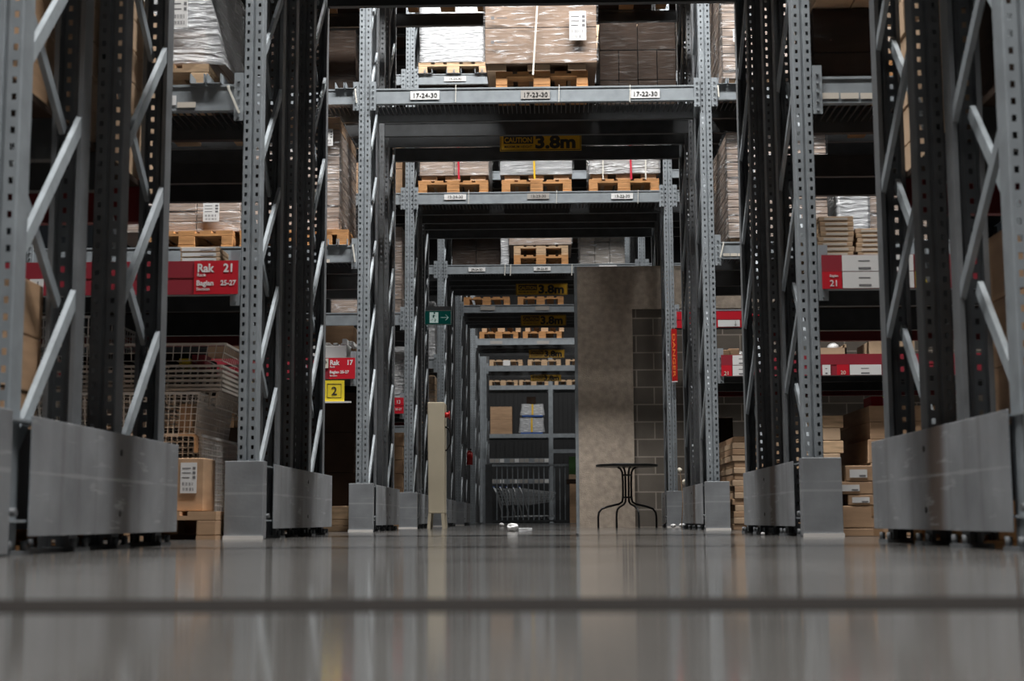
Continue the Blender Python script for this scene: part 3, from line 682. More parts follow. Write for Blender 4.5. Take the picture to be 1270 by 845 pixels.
pn = bx('sign_panel', xa, xb, Y21-.039, Y21-.0358, 1.283, 1.372, 'red', s21r); text('lettering', '21', (xa+xb)/2+.01, Y21-.0395, 1.296, .046, 'paper', pn, .01, 1, 'CENTER'); text('lettering', 'Bagian', (xa+xb)/2+.01, Y21-.0395, 1.345, .018, 'paper', pn, .01, 1, 'CENTER')
for (a, b) in ((1043, 1100), (1102, 1131)):
    xc, xd = P(a, 340, Y21)[0], P(b, 340, Y21)[0]
    card(s21r, Y21, xc, xd, 1.375, 1.460); card(s21r, Y21, xc, xd, 1.285, 1.371)
card(s21r, Y21, P(1133, 350, Y21)[0], P(1147, 350, Y21)[0], 1.285, 1.371, 'yellow', False); card(s21r, Y21, P(1180, 350, Y21)[0], P(1191, 350, Y21)[0], 1.285, 1.371, 'yellow', False)
xa, xb = P(1245, 350, Y21)[0], P(1264, 350, Y21)[0]; pn = bx('sign_panel', xa-.02, xb, Y21-.039, Y21-.0358, 1.283, 1.462, 'red', s21r)
text('lettering', '20', (xa+xb)/2, Y21-.0395, 1.296, .05, 'paper', pn, .01, 1, 'CENTER'); text('lettering', 'Bagian', (xa+xb)/2, Y21-.0395, 1.35, .018, 'paper', pn, .01, 1, 'CENTER')
s17 = strip(Y17, -4.4, P(441, 458, Y17)[0], 'red shelf sign reading Rak 17 Bagian 25-27 above the yellow 2')
xa = P(409, 458, Y17)[0]; xb = P(441, 458, Y17)[0]; pn = bx('sign_panel', xa, xb, Y17-.039, Y17-.0358, 1.283, 1.462, 'red', s17); ty = Y17-.0395
text('lettering', 'Rak', xa+.006, ty, 1.402, .058, 'paper', pn, .03, .9); text('lettering', '17', xb-.072, ty, 1.402, .058, 'paper', pn, .03, .9)
text('lettering', 'Rack', xa+.006, ty, 1.378, .022, 'paper', pn, .01); text('lettering', 'Bagian 25-27', xa+.004, ty, 1.330, .034, 'paper', pn, .03, .93); text('lettering', 'Section', xa+.006, ty, 1.303, .022, 'paper', pn, .01)
arrow_card(s17, Y17, P(400, 458, Y17)[0], P(408, 458, Y17)[0], 1.375, 1.455, 'paper_tan', True, .5)
x0, x1, z0, z1 = PB(396, 472, 427, 498, Y17-.05)
y2 = board('number_sign', x0, x1, Y17-.05, z0, z1, 'yellow', 'yellow square sign with a black number 2 under the Rak 17 sign')
bm = BM(); xc = x0+(x1-x0)*.6; zc = (z0+z1)/2; r_ = .06
for q in ((-r_, r_, -r_, -r_+.004), (-r_, r_, r_-.004, r_), (-r_, -r_+.004, -r_, r_), (r_-.004, r_, -r_, r_)): box(bm, xc+q[0], xc+q[1], Y17-.0512, Y17-.0502, zc+q[2], zc+q[3])
obj('frame_line', bm, 'ink', y2); text('lettering', '2', xc, Y17-.0512, zc-.035, .10, 'ink', y2, .012, 1, 'CENTER'); bx('white_lip', x0, x1+.06, Y17-.07, Y17-.04, z0-.014, z0-.001, 'white', y2)
x0, x1, z0, z1 = PB(300, 472, 329, 498, Y17-.05)
board('number_sign', x0, x1, Y17-.05, z0, z1, 'yellow', 'second yellow sign, glimpsed between the left uprights with the Rak 21 sign')
s17r = strip(Y17, P(894, 455, Y17)[0], 4.1, 'red shelf sign strip with white cards numbered 21 and 20, on the far right rack')
for a, b, n_ in ((894, 907, '21'), (1037, 1052, '20')):
    xa, xb = P(a, 460, Y17)[0], P(b, 460, Y17)[0]; pn = bx('sign_panel', xa, xb, Y17-.039, Y17-.0358, 1.283, 1.372, 'red', s17r); text('lettering', n_, (xa+xb)/2, Y17-.0395, 1.29, .046, 'paper_tan', pn, .01, 1, 'CENTER')
for a, b in ((908, 930), (1019, 1029), (1053, 1092), (1095, 1110)): card(s17r, Y17, P(a, 460, Y17)[0], P(b, 460, Y17)[0], 1.285, 1.371)
card(s17r, Y17, P(908, 450, Y17)[0], P(930, 450, Y17)[0], 1.376, 1.458)
s13 = strip(Y13, -4.4, P(501, 500, Y13)[0], 'small red sign ending in 13 between the left uprights', m='red')
xb = P(500, 500, Y13)[0]; text('lettering', '13', xb-.075, Y13-.0355, 1.395, .055, 'paper', s13, .02, .9); text('lettering', '25-27', xb-.085, Y13-.0355, 1.32, .034, 'paper', s13, .02, .9)
s13r = strip(Y13, P(839, 395, Y13)[0], 4.1, 'bright red strip with a white arrow card in front of the concrete wall', z0=2.225, z1=2.41, m='red')
arrow_card(s13r, Y13, P(890, 402, Y13)[0], P(917, 402, Y13)[0], 2.235, 2.31, 'paper', False, .8)
x0, x1, z0, z1 = PB(833, 408, 840, 474, 16.12)
v = board('warning_strip', x0, x1, 16.13, z0, z1, 'redbit', 'narrow upright orange-red warning sign on the post before the block wall')
text('lettering', 'DANGER', x0+.014, 16.129, z1-.05, .042, 'orange', v, .02, 2.9, 'LEFT', math.pi/2); bx('white_edge', x0, x1, 16.128, 16.13, z0, z0+.012, 'paper', v)
# ------------------------------------------------------------------ goods in the side bays
# row 17, left
pallet(-1.72-.4, 12.17, L2, 'orange wooden pallet carrying the tall brown load left of the passage')
xr = P(421, 220, 12.25)[0]
ld = load(xr-.8, xr, 12.25, 13.35, L2+.146, 3.60, 9, 2, 'tall brown film-wrapped carton load with white sheet, left of the 17-24-30 beam', m=['card_wrap']*8+['card'], wrap='film'); px_sheet(ld, 400, 160, 413, 181, 12.22)
x0, x1, z0, z1 = PB(180, 250, 299, 293, 12.3)
for k in range(2): pallet(x0+.4+k*.86, 12.17, L2, ('wooden pallet at left behind the small flat-pack pile above Rak 21', 'wooden pallet just right behind the small flat-pack pile above Rak 21')[k])
ld = load(x0-.3, x1, 12.25, 13.35, L2+.146, z1, 3, 3, 'low greyish brown wrapped load with a barcode sheet above the Rak 21 sign', m='card_wrap', wrap='film'); px_sheet(ld, 252, 251, 272, 275, 12.22)
x0, x1, z0, z1 = PB(330, 38, 441, 110, 13.2)
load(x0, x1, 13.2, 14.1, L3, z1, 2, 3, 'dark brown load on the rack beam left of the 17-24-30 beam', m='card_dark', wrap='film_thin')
bx('x', 0, .1, 0, .1, 0, .1, 'card') if False else None
# shelf of row 17, left: white trays and a brown carton
x0, x1, z0, z1 = PB(396, 424, 430, 444, 12.3)
t = thing('foam_tray', ((x0+x1)/2, 12.3, L1), 'white moulded foam packing tray above the Rak 17 sign', 'packing tray')
bm = BM(); box(bm, x0-.1, x1, 12.3, 12.6, L1, z1-.03); obj('tray_body', bm, 'white', t, bevel=.01)
bm = BM()
for k in range(6): box(bm, x0-.08+k*.066, x0-.04+k*.066, 12.3, 12.6, z1-.03, z1-R.uniform(-.01, .015))
box(bm, x1-.04, x1, 12.3, 12.6, z1-.03, z1+.025); obj('ridges', bm, 'white', t, bevel=.006)
carton(P(385, 420, 12.8)[0], P(438, 420, 12.8)[0], 12.8, 13.6, L1, 1.83, 'big brown carton behind the white foam tray', 'card', tape=False)
for i, (z0, z1, xr) in enumerate(((0, .36, -1.70), (.362, .72, -1.75), (.722, 1.08, -1.71))):
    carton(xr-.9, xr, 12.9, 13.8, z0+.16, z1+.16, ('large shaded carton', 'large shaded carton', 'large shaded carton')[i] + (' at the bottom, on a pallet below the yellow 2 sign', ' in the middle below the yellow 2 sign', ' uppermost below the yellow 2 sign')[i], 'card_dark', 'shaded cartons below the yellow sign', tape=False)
pallet(-2.15, 12.9, 0, 'shaded floor pallet under the large dark cartons below the yellow 2')
for i, (a, b) in enumerate(((622, 637), (638, 645), (645.5, 655))):
    x0, x1, z0, z1 = PB(413, a, 437, b, 12.4); z0 = [.105, .052, 0][i]; z1 = [.22, .103, .05][i]
    carton(x0-.5, x1-.01, 12.4, 12.9, z0, z1-.001, ('top', 'middle', 'bottom')[i] + ' flat wooden-coloured box on the floor left of the rack 17 guard', 'wood_pale', 'flat boxes left of the guard', tape=False, name='flat_box', cat='box')
# row 13 / 09 / 05, left slits
load(-2.5, P(502, 340, 16.3)[0]-.03, 16.3, 17.3, L2, 3.45, 6, 2, 'pale brown wrapped load in the slit left of the exit sign', m='card_wrap', wrap='film'); px_sheet(C.objects[-1].parent or C.objects[-1], 491, 303, 495, 321, 16.26) if False else None
load(-2.6, -1.66, 16.3, 17.3, L1, 2.0, 2, 2, 'crumpled clear-wrapped goods above the red 13 sign', m='grey_film', wrap='film_milky', flare=.02)
for i in range(7): carton(-2.4, -1.66-.01*(i % 2), 16.35, 17.2, .0+i*.155, .153+i*.155, 'flat brown carton ' + ('lowest', 'second from bottom', 'third from bottom', 'fourth from bottom', 'fifth from bottom', 'sixth from bottom', 'topmost')[i] + ' in the slit under the red 13 sign', 'card', 'cartons under the red 13 sign', tape=False)
load(-2.6, -1.68, 16.3, 17.3, L3, 4.75, 3, 2, 'orange-brown load high on the left behind the 17-24-30 beam', m='card', wrap=None)
load(-2.6, -1.7, 21.1, 22.1, L2, 3.3, 3, 2, 'dark wrapped goods behind the exit sign', m='grey_film', wrap='film_milky')
load(-2.6, -1.68, 21.0, 22.0, L1, 2.2, 6, 2, 'stacked tan cartons right below the exit sign', m='card2', wrap='film')
load(-2.6, -1.68, 21.0, 22.0, 0.0, 1.15, 3, 1, 'crumpled film-wrapped goods low behind the beige cabinet', m='grey_film', wrap='film_milky')
# row 17, right
xl = P(902, 240, 12.25)[0]
ld = load(xl, xl+.86, 12.25, 13.35, L2+.05, 3.42, 14, 2, 'tall brown film-wrapped stack right of the passage, under the upper one', m='card_wrap', wrap='film', flare=.0)
for q in (.02, .35, .65): bx('foot_block', xl+q, xl+q+.12, 12.27, 13.3, L2, L2+.049, 'card', ld)
xl = P(895, 40, 12.25)[0]
ld = load(xl, xl+.8, 12.25, 13.35, L3+.08, 4.95, 14, 2, 'upper tall brown film-wrapped stack right of the 17-22-30 beam', m='card_wrap', wrap='film', flare=.0); px_sheet(ld, 909, 36, 918, 52, 12.22)
for q in (.02, .35, .65): bx('foot_block', xl+q, xl+q+.12, 12.27, 13.3, L3, L3+.079, 'card', ld)
for i, (a, b, m_, wr, lb) in enumerate(((1041, 1077, 'white_wrap', 'film_milky', 'white wrapped load behind the flat-pack piles on the right'), (1079, 1150, 'card_wrap', 'film', 'brown wrapped load beside the white one on the right'))):
    x0, x1, z0, z1 = PB(a, 238, b, 297, 12.3); load(x0, x1, 12.3, 13.3, L2, 3.1, 5, 1, lb, m=m_, wrap=wr)
# small things on the shelf with number 21/20 strip
tr = thing('open_tray_box', (P(1034, 435, 12.3)[0], 12.3, L1), 'open cardboard tray with a white round object in it, above the 20 card', 'box')
x0, x1, z0, z1 = PB(1016, 430, 1050, 441, 12.3)
bm = BM(); box(bm, x0, x1, 12.3, 12.31, L1, z1-.01); box(bm, x0, x0+.01, 12.3, 12.7, L1, z1+.01); box(bm, x1-.015, x1, 12.3, 12.7, L1, z1+.02); box(bm, x0, x1, 12.69, 12.7, L1, z1); box(bm, x0, x1, 12.3, 12.7, L1, L1+.01); obj('tray', bm, 'card2', tr)
bm = BM(); bmesh.ops.create_icosphere(bm, subdivisions=3, radius=.055, matrix=Matrix.Translation((P(1033, 428, 12.5)[0], 12.5, z1+.0)))
wobble(bm, .006, 20, 1)
for f in bm.faces: f.smooth = True
tag(obj('bagged_bundle', bm, 'white'), 'white rounded bag sitting in the open cardboard tray', 'bag')
x0, x1, z0, z1 = PB(1078, 423, 1105, 441, 12.3); carton(x0, x1+.2, 12.3, 12.8, L1, z1, 'tan carton at the right end of the shelf with the 20 card', 'card2')
for i, (a, b, y) in enumerate(((894, 906, 434), (904, 918, 432), (914, 926, 430))):
    x0, x1, z0, z1 = PB(a, y, b, 441, 12.4); 
    if i < 2: carton(x0, x1-.005, 12.4+.02*i, 12.7, L1, z1, ('small low tan box at the left end of the shelf above card 21', 'second small tan box from the left above card 21')[i], 'card', tape=False)
    else:
        bm = BM(); bmesh.ops.create_icosphere(bm, subdivisions=3, radius=.06, matrix=Matrix.Translation(((x0+x1)/2, 12.5, L1+.045)) @ Matrix.Diagonal((1.2, 1, .75, 1))); wobble(bm, .02, 14, 4)
        tag(obj('plastic_bag', bm, 'grey_film'), 'crumpled clear plastic bag beside small tan boxes on the right shelf', 'bag')
# floor stack of flat boxes right of the passage
xl = P(910, 600, 12.22)[0]
N_ = 15; hh = (P(915, 541, 12.22)[1])/N_
ords = ['lowest', 'second from the floor', 'third from the floor', 'fourth from the floor', 'fifth from the floor', 'sixth from the floor', 'seventh from the floor', 'middle', 'seventh from the top', 'sixth from the top', 'fifth from the top', 'fourth from the top', 'third from the top', 'second from the top', 'topmost']
for i in range(N_):
    j = R.uniform(-.012, .012); carton(xl+j, xl+.62+j, 12.22+abs(j), 13.4, hh*i, hh*(i+1)-.002, 'flat brown box, ' + ords[i] + ' in the tall stack right of the passage', ('card', 'card2')[i % 2], 'flat boxes stacked right of the passage', tape=False, name='flat_box', cat='box')
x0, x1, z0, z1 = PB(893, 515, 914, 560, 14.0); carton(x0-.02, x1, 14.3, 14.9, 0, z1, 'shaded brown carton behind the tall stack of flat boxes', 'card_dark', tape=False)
# flat packs beside the right guard and cartons
x0, x1, z0, z1 = PB(1019, 515, 1044, 580, 12.2); hh = z1/9
for i in range(9):
    j = R.uniform(-.02, .02); carton(x0-.25+j, x1+j, 12.2, 13.2, hh*i, hh*(i+1)-.003, 'flat pale box, ' + ['lowest', 'second', 'third', 'fourth', 'fifth', 'sixth', 'seventh', 'eighth', 'topmost'][i] + (' from the floor' if 0 < i < 8 else '') + ' in the pile behind the right block guard', ('wood_pale', 'card2')[i % 2], 'flat boxes behind the right guard', tape=False, name='flat_box', cat='box')
zc = 0; cols = ['lowest', 'second', 'third', 'topmost']
tops = [P(1090, y, 12.2)[1] for y in (562, 545, 523, 503)]
tops = [.55, tops[1], tops[2], tops[3]]
for i in range(4):
    x0 = P((1078, 1076, 1079, 1079)[i], 530, 12.2)[0]; carton(x0, x0+.7, 12.2, 13.9, zc, tops[i]-.002, 'brown carton, ' + cols[i] + (' of' if i in (0, 3) else ' from the floor in') + ' the deep stack behind the right guard plate', 'card', 'deep cartons behind the right guard plate'); zc = tops[i]
x0, x1, z0, z1 = PB(1082, 492, 1105, 502, 12.45); bm = BM(); box(bm, x0, x1, 12.5, 12.8, tops[3], tops[3]+.10)
t = tag(obj('red_carton', bm, 'red'), 'small red and yellow packet on top of the deep carton stack', 'box')
bm = BM(); v_ = [bm.verts.new(p) for p in ((x0+.09, 12.499, tops[3]+.10), (x1, 12.499, tops[3]+.10), (x1, 12.499, tops[3]+.01), (x0+.14, 12.499, tops[3]+.06))]; bm.faces.new(v_)
r_ = bmesh.ops.extrude_face_region(bm, geom=bm.faces[:]); bmesh.ops.translate(bm, vec=(0, -.003, 0), verts=[q for q in r_['geom'] if isinstance(q, bmesh.types.BMVert)])
obj('yellow_flash', bm, 'yellow', t)
# cartons on the floor of row 21, right
rows = [(1038, 1090, 626, 667, 0, None), (1042, 1092, 612, 626, 0, 1), (1036, 1090, 595, 611, 0, 1), (1044, 1090, 577, 594, 0, 1)]
Yc = 7.6; zz = [0, .085, .215, .29, .375, .465]
spec = [(1040, 0, 'lowest carton, on the floor, by the right block guard', 0), (1038, 1, 'second carton from the floor by the right block guard', 0), (1052, 2, 'third carton from the floor by the right block guard, white label', 1), (1040, 3, 'fourth carton from the floor by the right block guard, white label', 1), (1050, 4, 'topmost carton by the right block guard, white label', 1)]
ys = [667, 655, 627, 613, 597, 577]; zz = [0] + [P(1060, y, Yc)[1] for y in ys[1:]]
for x, i, lb, l in spec:
    x0 = P(x, 620, Yc)[0]; hgt = zz[i+1]-zz[i]
    carton(x0, x0+.40, Yc, Yc+.35, zz[i], zz[i+1]-.002, lb, 'card', 'labelled cartons by the right block guard', (.02, hgt*.22, .09, hgt*.5) if l else None)
# row 21 shelf, right: flat-pack piles
k = 0
for (a, b, c, n_, nm) in ((1015, 1060, 268, 9, 'left pile'), (1061, 1105, 283, 7, 'right pile')):
    x0, x1, z0, z1 = PB(a, c, b, 320, 7.62); hh = (z1-L1)/n_
    for i in range(n_):
        j = R.uniform(-.012, .012)
        o = thing('flat_pack', ((x0+x1)/2, 7.62, L1+hh*i), 'thin flat-pack box number %d' % i, 'flat-pack box', 'flat packs above the 21 strip')
        o['label'] = 'thin white-edged flat-pack, ' + ['bottom', 'second from bottom', 'third from bottom', 'fourth from bottom', 'fifth from bottom', 'sixth from bottom', 'seventh from bottom', 'eighth from bottom', 'top'][i if i < n_-1 else 8] + ' of the ' + nm + ' over the 21 strip'
        x1b = min(x1+j, x1+.0) if nm == 'left pile' else x1+j; x0b = x0+abs(j) if nm == 'right pile' else x0+j
        bx('box_body', x0b, x1b-.004, 7.62, 8.3, L1+hh*i, L1+hh*(i+1)-.002, ('card2', 'wood_pale')[i % 2], o, .002)
        bx('edge_label', x0b+.03, x1b-.035, 7.618, 7.6198, L1+hh*i+.006, L1+hh*(i+1)-.009, 'paper_tan', o)
# row 21 upper right: dark load
x0, x1, z0, z1 = PB(1008, 10, 1083, 101, 7.9)
load(x0, x1+.02, 7.9, 8.7, L2, z1, 2, 1, 'dark brown film-covered load on the beam with three small cream labels', m='card_dark', wrap='film_thin')
load(x0, x1+.1, 7.75, 8.5, z1+.004, z1+.35, 2, 2, 'tan cartons at the top edge above the dark load on the right', m='card2', wrap='film')
x0, x1, z0, z1 = PB(1100, 10, 1200, 101, 7.7)
ld = load(x0, x0+.75, 7.7, 8.7, L2+.146, L2+.9, 4, 1, 'film-wrapped load with white label sheets seen through the right frames', m='card2', wrap='film'); pallet(x0+.4, 7.6, L2, 'wooden pallet on the upper right beam seen through the right frames'); px_sheet(ld, 1112, 22, 1127, 55, 7.66)
# row 21 upper left: white wrapped load on pallet
x1 = P(257, 50, 7.7)[0]
pallet(x1-.37, 7.62, L2, 'wooden pallet under the white wrapped load at upper left', m='wood_pale')
ld = load(x1-.85, x1, 7.66, 8.6, L2+.146, 3.25, 6, 2, 'bulging load in cloudy film with label sheets, upper left', m=['card_wrap', 'card_wrap', 'white_wrap', 'white_wrap', 'white_wrap', 'white_wrap'], wrap='film_milky', flare=.10); px_sheet(ld, 214, -10, 233, 34, 7.60)
px_sheet(ld, 165, -10, 180, 34, 7.60)
# small flat-pack pile above Rak 21
x0, x1, z0, z1 = PB(222, 305, 271, 322, 7.6); hh = (z1-L1)/4
for i in range(4):
    j = R.uniform(-.006, .006)
    o = carton(x0+j, x1+j, 7.62, 7.85, L1+hh*i, L1+hh*(i+1)-.001, 'small flat box, ' + ['bottom', 'second from bottom', 'second from top', 'top'][i] + ' of the little pile over the Rak 21 sign', 'card2', 'small flat boxes over the Rak 21 sign', (.01, .004, x1-x0-.03, hh-.010), False, 'flat_box', 'box')
# floor of row 21, left: pallet, carton, wire bins
Yb = 7.40
pallet(-1.70-.4, Yb-.05, 0, 'dark-stained floor pallet under the tall brown carton at left', m='card')
x1 = P(252, 610, Yb)[0]; zt = P(250, 568, Yb)[1]
r = carton(x1-.62, x1, Yb, Yb+.26, .146, zt, 'tall brown carton with a white paper, in front of the wire bins', 'card'); px_sheet(r, 224, 574, 244, 612, Yb-.001)
def basket(x0, x1, Y0, Y1, z0, z1, t, m, label, step=.05, wr=.004, group=None, name='wire_basket'):
    r = thing(name, ((x0+x1)/2, Y0, z0), label, 'wire basket', group)
    def ring(z):
        k = t*(1-(z-z0)/(z1-z0)); return [(x0+k, Y0+k), (x1-k, Y0+k), (x1-k, Y1-k), (x0+k, Y1-k)]
    bm = BM(); n = max(2, int((z1-z0)/step))
    for i in range(n+1):
        z = z0+(z1-z0)*i/n; c = ring(z)
        for a, b in zip(c, c[1:]+c[:1]): bar(bm, (*a, z), (*b, z), wr)
    bmr = BM(); lo = ring(z0); hi = ring(z1)
    for s in range(4):
        a0, a1 = Vector((*lo[s], z0)), Vector((*lo[(s+1) % 4], z0)); b0, b1 = Vector((*hi[s], z1)), Vector((*hi[(s+1) % 4], z1))
        m_ = max(2, int((b1-b0).length/step))
        for k in range(m_): bar(bm, a0.lerp(a1, k/m_), b0.lerp(b1, k/m_), wr)
    for k in range(1, int((x1-x0)/.08)): X = x0+t+(x1-x0-2*t)*k/int((x1-x0)/.08); bar(bm, (X, Y0+t, z0), (X, Y1-t, z0), wr)
    obj('mesh', bm, m, r)
    for a, b in zip(hi, hi[1:]+hi[:1]): bar(bmr, (*a, z1+.004), (*b, z1+.004), .013)
    obj('rim', bmr, m, r); return r
xr1 = P(247, 580, 7.68)[0]
basket(xr1-1.0, xr1, 7.68, 8.75, .146, P(240, 541, 7.68)[1], .0, 'wire_white', 'large white wire bin low down behind the tall brown carton', .03, .0045)
x0, x1, z0, z1 = PB(221, 533, 243, 566, 7.64)
zt = P(240, 541, 7.68)[1]
bm = BM(); pts = [(x0, 7.65, z1-.02), (x1-.02, 7.65, z1-.02), (x1, 7.65, z1-.04), (x1, 7.65, z0+.02)]; tube(bm, pts, .012, 6); tag(obj('tan_carry_handle', bm, 'card2'), 'tan bent paper roll hooked over the low white wire bin', 'paper roll')
xr2 = P(241, 515, 7.62)[0]
basket(xr2-.9, xr2+.02, 7.62, 8.45, zt+.01, P(230, 489, 7.62)[1], .02, 'wire_white', 'white wire basket holding a small carton, middle of the pile at left', .03, .0045)
x0, x1, z0, z1 = PB(221, 500, 238, 530, 7.65); carton(x0, x1, 7.67, 8.25, zt+.03, z1, 'small brown carton inside the white wire basket', 'card', tape=False)
carton(P(258, 515, 8.3)[0]-.02, P(258, 515, 8.3)[0]+.12, 8.2, 8.9, zt+.03, z1, 'brown carton standing beside the white wire basket', 'card_dark', tape=False) if False else None
xr3 = P(274, 470, 7.72)[0]; zb = P(230, 489, 7.62)[1]+.02
ztops = [P(250, y, 7.72)[1] for y in (484, 479, 473, 467, 461, 455)]
for i, z in enumerate(ztops):
    basket(xr3-1.1, xr3, 7.72, 8.82, z-.11 if i else zb, z, .035, 'wire_tan', 'beige wire basket, ' + ['lowest', 'second from below', 'third from below', 'third from top', 'second from top', 'topmost closed one'][i] + ' of the nested pile at left', .04, .004, 'nested beige wire baskets')
carton(xr3-1.0, xr3-.06, 7.82, 8.7, zb+.02, ztops[-1]-.03, 'dark brown carton lying inside the nested beige wire baskets', 'card_dark', tape=False)
z = P(250, 428, 7.72)[1]
basket(xr3-1.1, xr3+.02, 7.72, 8.82, P(250, 447, 7.72)[1], z, .02, 'wire_tan', 'tall open beige wire basket crowning the nested pile at left', .045, .004)
zt = P(250, 455, 7.72)[1]+.012
carton(P(222, 445, 7.85)[0], P(236, 445, 7.85)[0], 7.85, 8.0, zt, zt+.05, 'small yellow packet inside the top beige basket', 'yellow', tape=False, name='yellow_packet', cat='packet')
carton(xr3-.95, xr3-.25, 8.2, 8.7, zt, zt+.12, 'dark carton standing at the back of the top beige basket', 'card_dark', tape=False)
carton(P(238, 445, 7.85)[0], P(254, 445, 7.85)[0], 7.85, 8.0, zt, zt+.07, 'small dull red packet inside the top beige basket', 'red_dull', tape=False, name='red_packet', cat='packet')
# things on row 17's floor seen between left frames
carton(-3.6, -2.7, 12.5, 13.4, 0, .9, 'brown carton on the floor behind the left wire pile', 'card_dark'); carton(-3.6, -2.75, 12.5, 13.4, .902, 1.2, 'flat brown carton on the one behind the left wire pile', 'card')
carton(P(286, 430, 12.4)[0]-.2, P(300, 430, 12.4)[0], 12.4, 12.8, L1, 1.62, 'small tan carton on the shelf right of the wire basket pile', 'card2', tape=False)
basket(-2.78, -2.46, 7.75, 8.6, .62, 1.2, .01, 'wire_white', 'white wire basket seen through the left frame nearest the camera', .05, .005)
carton(-2.85, -2.30, 7.7, 8.65, .0, .61, 'brown carton under the white wire basket seen through the left frame', 'card')
# nearest rack: goods on its shelf and floor
def near(x0, x1, Y0, Y1, z0, n_, h, m_, nm, grp):
    for i in range(n_):
        j = R.uniform(-.01, .01)
        carton(x0+(j if x0 < 0 else abs(j)), x1-(abs(j) if x0 < 0 else 0), Y0, Y1, z0+h*i, z0+h*(i+1)-.002, ('lowest', 'second', 'third', 'fourth', 'fifth', 'sixth', 'seventh')[i] + ' brown box from below ' + nm, m_, grp, tape=False)
near(-2.45, -1.655, 4.15, 4.83, L1, 6, .13, 'card', 'on the nearest left shelf, front stack', 'boxes on the nearest left shelf, front stack')
near(-2.45, -1.655, 5.0, 5.9, L1, 6, .13, 'card2', 'on the nearest left shelf, rear stack', 'boxes on the nearest left shelf, rear stack')
near(-2.3, -1.66, 4.15, 4.66, .146, 4, .18, 'card', 'on the floor inside the nearest left rack', 'boxes on the floor of the nearest left rack')
pallet(-2.06, 4.15, 0, 'wooden pallet on the floor inside the nearest left rack')
near(1.45, 2.3, 4.15, 4.83, L1, 5, .20, 'card_dark', 'on the nearest right shelf, front stack', 'boxes on the nearest right shelf, front stack')
near(1.45, 2.3, 5.0, 5.87, L1, 5, .15, 'card2', 'on the nearest right shelf, rear stack', 'boxes on the nearest right shelf, rear stack')
near(1.47, 2.2, 4.2, 4.95, .146, 4, .22, 'card', 'on the floor inside the nearest right rack', 'boxes on the floor of the nearest right rack')
pallet(1.78, 4.4, 0, 'wooden pallet peeking out under the nearest right guard plate')
# ------------------------------------------------------------------ table, cabinet and small things in the passage
TX, TY = P(779, 655, 16.35)[0], 16.45
tb = thing('round_table', (TX, TY, 0), 'small round black metal table against the concrete wall', 'table'); TH = P(779, 576, 16.35)[1]
bm = BM(); lathe(bm, [(.30, TH-.026), (.345, TH-.026), (.35, TH-.018), (.35, TH-.004), (.346, TH), (.30, TH)], TX, TY, 48); obj('tabletop', bm, 'black', tb)
bm = BM(); lathe(bm, [(.17, TH), (.175, TH+.006), (.15, TH+.012)], TX-.05, TY, 32); tag(obj('flat_plate', bm, 'black'), 'thin dark disc lying on the round black table', 'disc')
for k in range(4):
    a = math.radians(18+90*k); ca, sa = math.cos(a), math.sin(a)
    def q(r, z): return (TX+ca*r, TY+sa*r, z)
    pts = [q(.11, TH-.03), q(.075, TH-.05), q(.055, TH-.09), q(.05, TH-.2), q(.05, .34), q(.06, .29), q(.10, .265), q(.24, .235), q(.31, .21), q(.342, .17), q(.35, .12), q(.35, 0)]
    bm = BM(); tube(bm, pts, .012, 8); obj('leg', bm, 'black', tb)
bm = BM(); lathe(bm, [(.062, .33), (.062, .35)], TX, TY, 20); obj('collar', bm, 'black', tb); bm = BM(); lathe(bm, [(.062, TH-.13), (.062, TH-.11)], TX, TY, 20); obj('collar', bm, 'black', tb)
# beige hose cabinet
x0, x1, z0, z1 = PB(530, 499, 551, 637, 16.25); Yc = 16.25
cb = thing('hose_cabinet', ((x0+x1)/2, Yc, 0), 'tall narrow beige cabinet on splayed feet by the left rack', 'cabinet')
bm = BM(); v = box(bm, x0, x1, Yc, Yc+.35, z0, z1); v[0].co.x += .012; v[1].co.x -= .0; obj('body', bm, 'beige', cb, bevel=.008)
for (xa, xb, dx) in ((x0+.012, x0+.045, -.012), (x1-.035, x1, .012)):
    for ya in (Yc, Yc+.31):
        bm = BM(); v = box(bm, xa, xb, ya, ya+.04, 0, z0)
        for i_ in (0, 1, 2, 3): v[i_].co.x += dx
        obj('foot', bm, 'beige', cb)
a = P(553, 515, Yc+.1); bm = BM(); tube(bm, [(x1, Yc+.1, a[1]), (x1+.045, Yc+.1, a[1])], .03, 12); tube(bm, [(x1+.045, Yc+.1, a[1]), (x1+.055, Yc+.1, a[1])], .045, 12); obj('valve', bm, 'redbit', cb)
bm = BM(); zc = P(553, 543, Yc)[1]; pts = [(x1, Yc+.15, zc+.13), (x1+.04, Yc+.15, zc+.11), (x1+.065, Yc+.15, zc+.04), (x1+.06, Yc+.15, zc-.06), (x1+.02, Yc+.15, zc-.13), (x1, Yc+.15, zc-.14)]; tube(bm, pts, .009, 6); obj('hose', bm, 'black', cb)
# red extinguisher-like bit by the far left upright
a = P(581, 566, 26.0); bm = BM(); tube(bm, [(a[0], 26.4, a[1]-.14), (a[0], 26.4, a[1]+.08)], .055, 12); tube(bm, [(a[0], 26.4, a[1]+.08), (a[0], 26.4, a[1]+.12)], [.05, .02], 12)
e = obj('fire_extinguisher', bm, 'redbit'); tag(e, 'small red cylinder hung on the far left upright', 'extinguisher')
bm = BM(); tube(bm, [(a[0], 26.4, a[1]+.12), (a[0]+.03, 26.38, a[1]+.15)], .012, 6); obj('valve', bm, 'black', e)
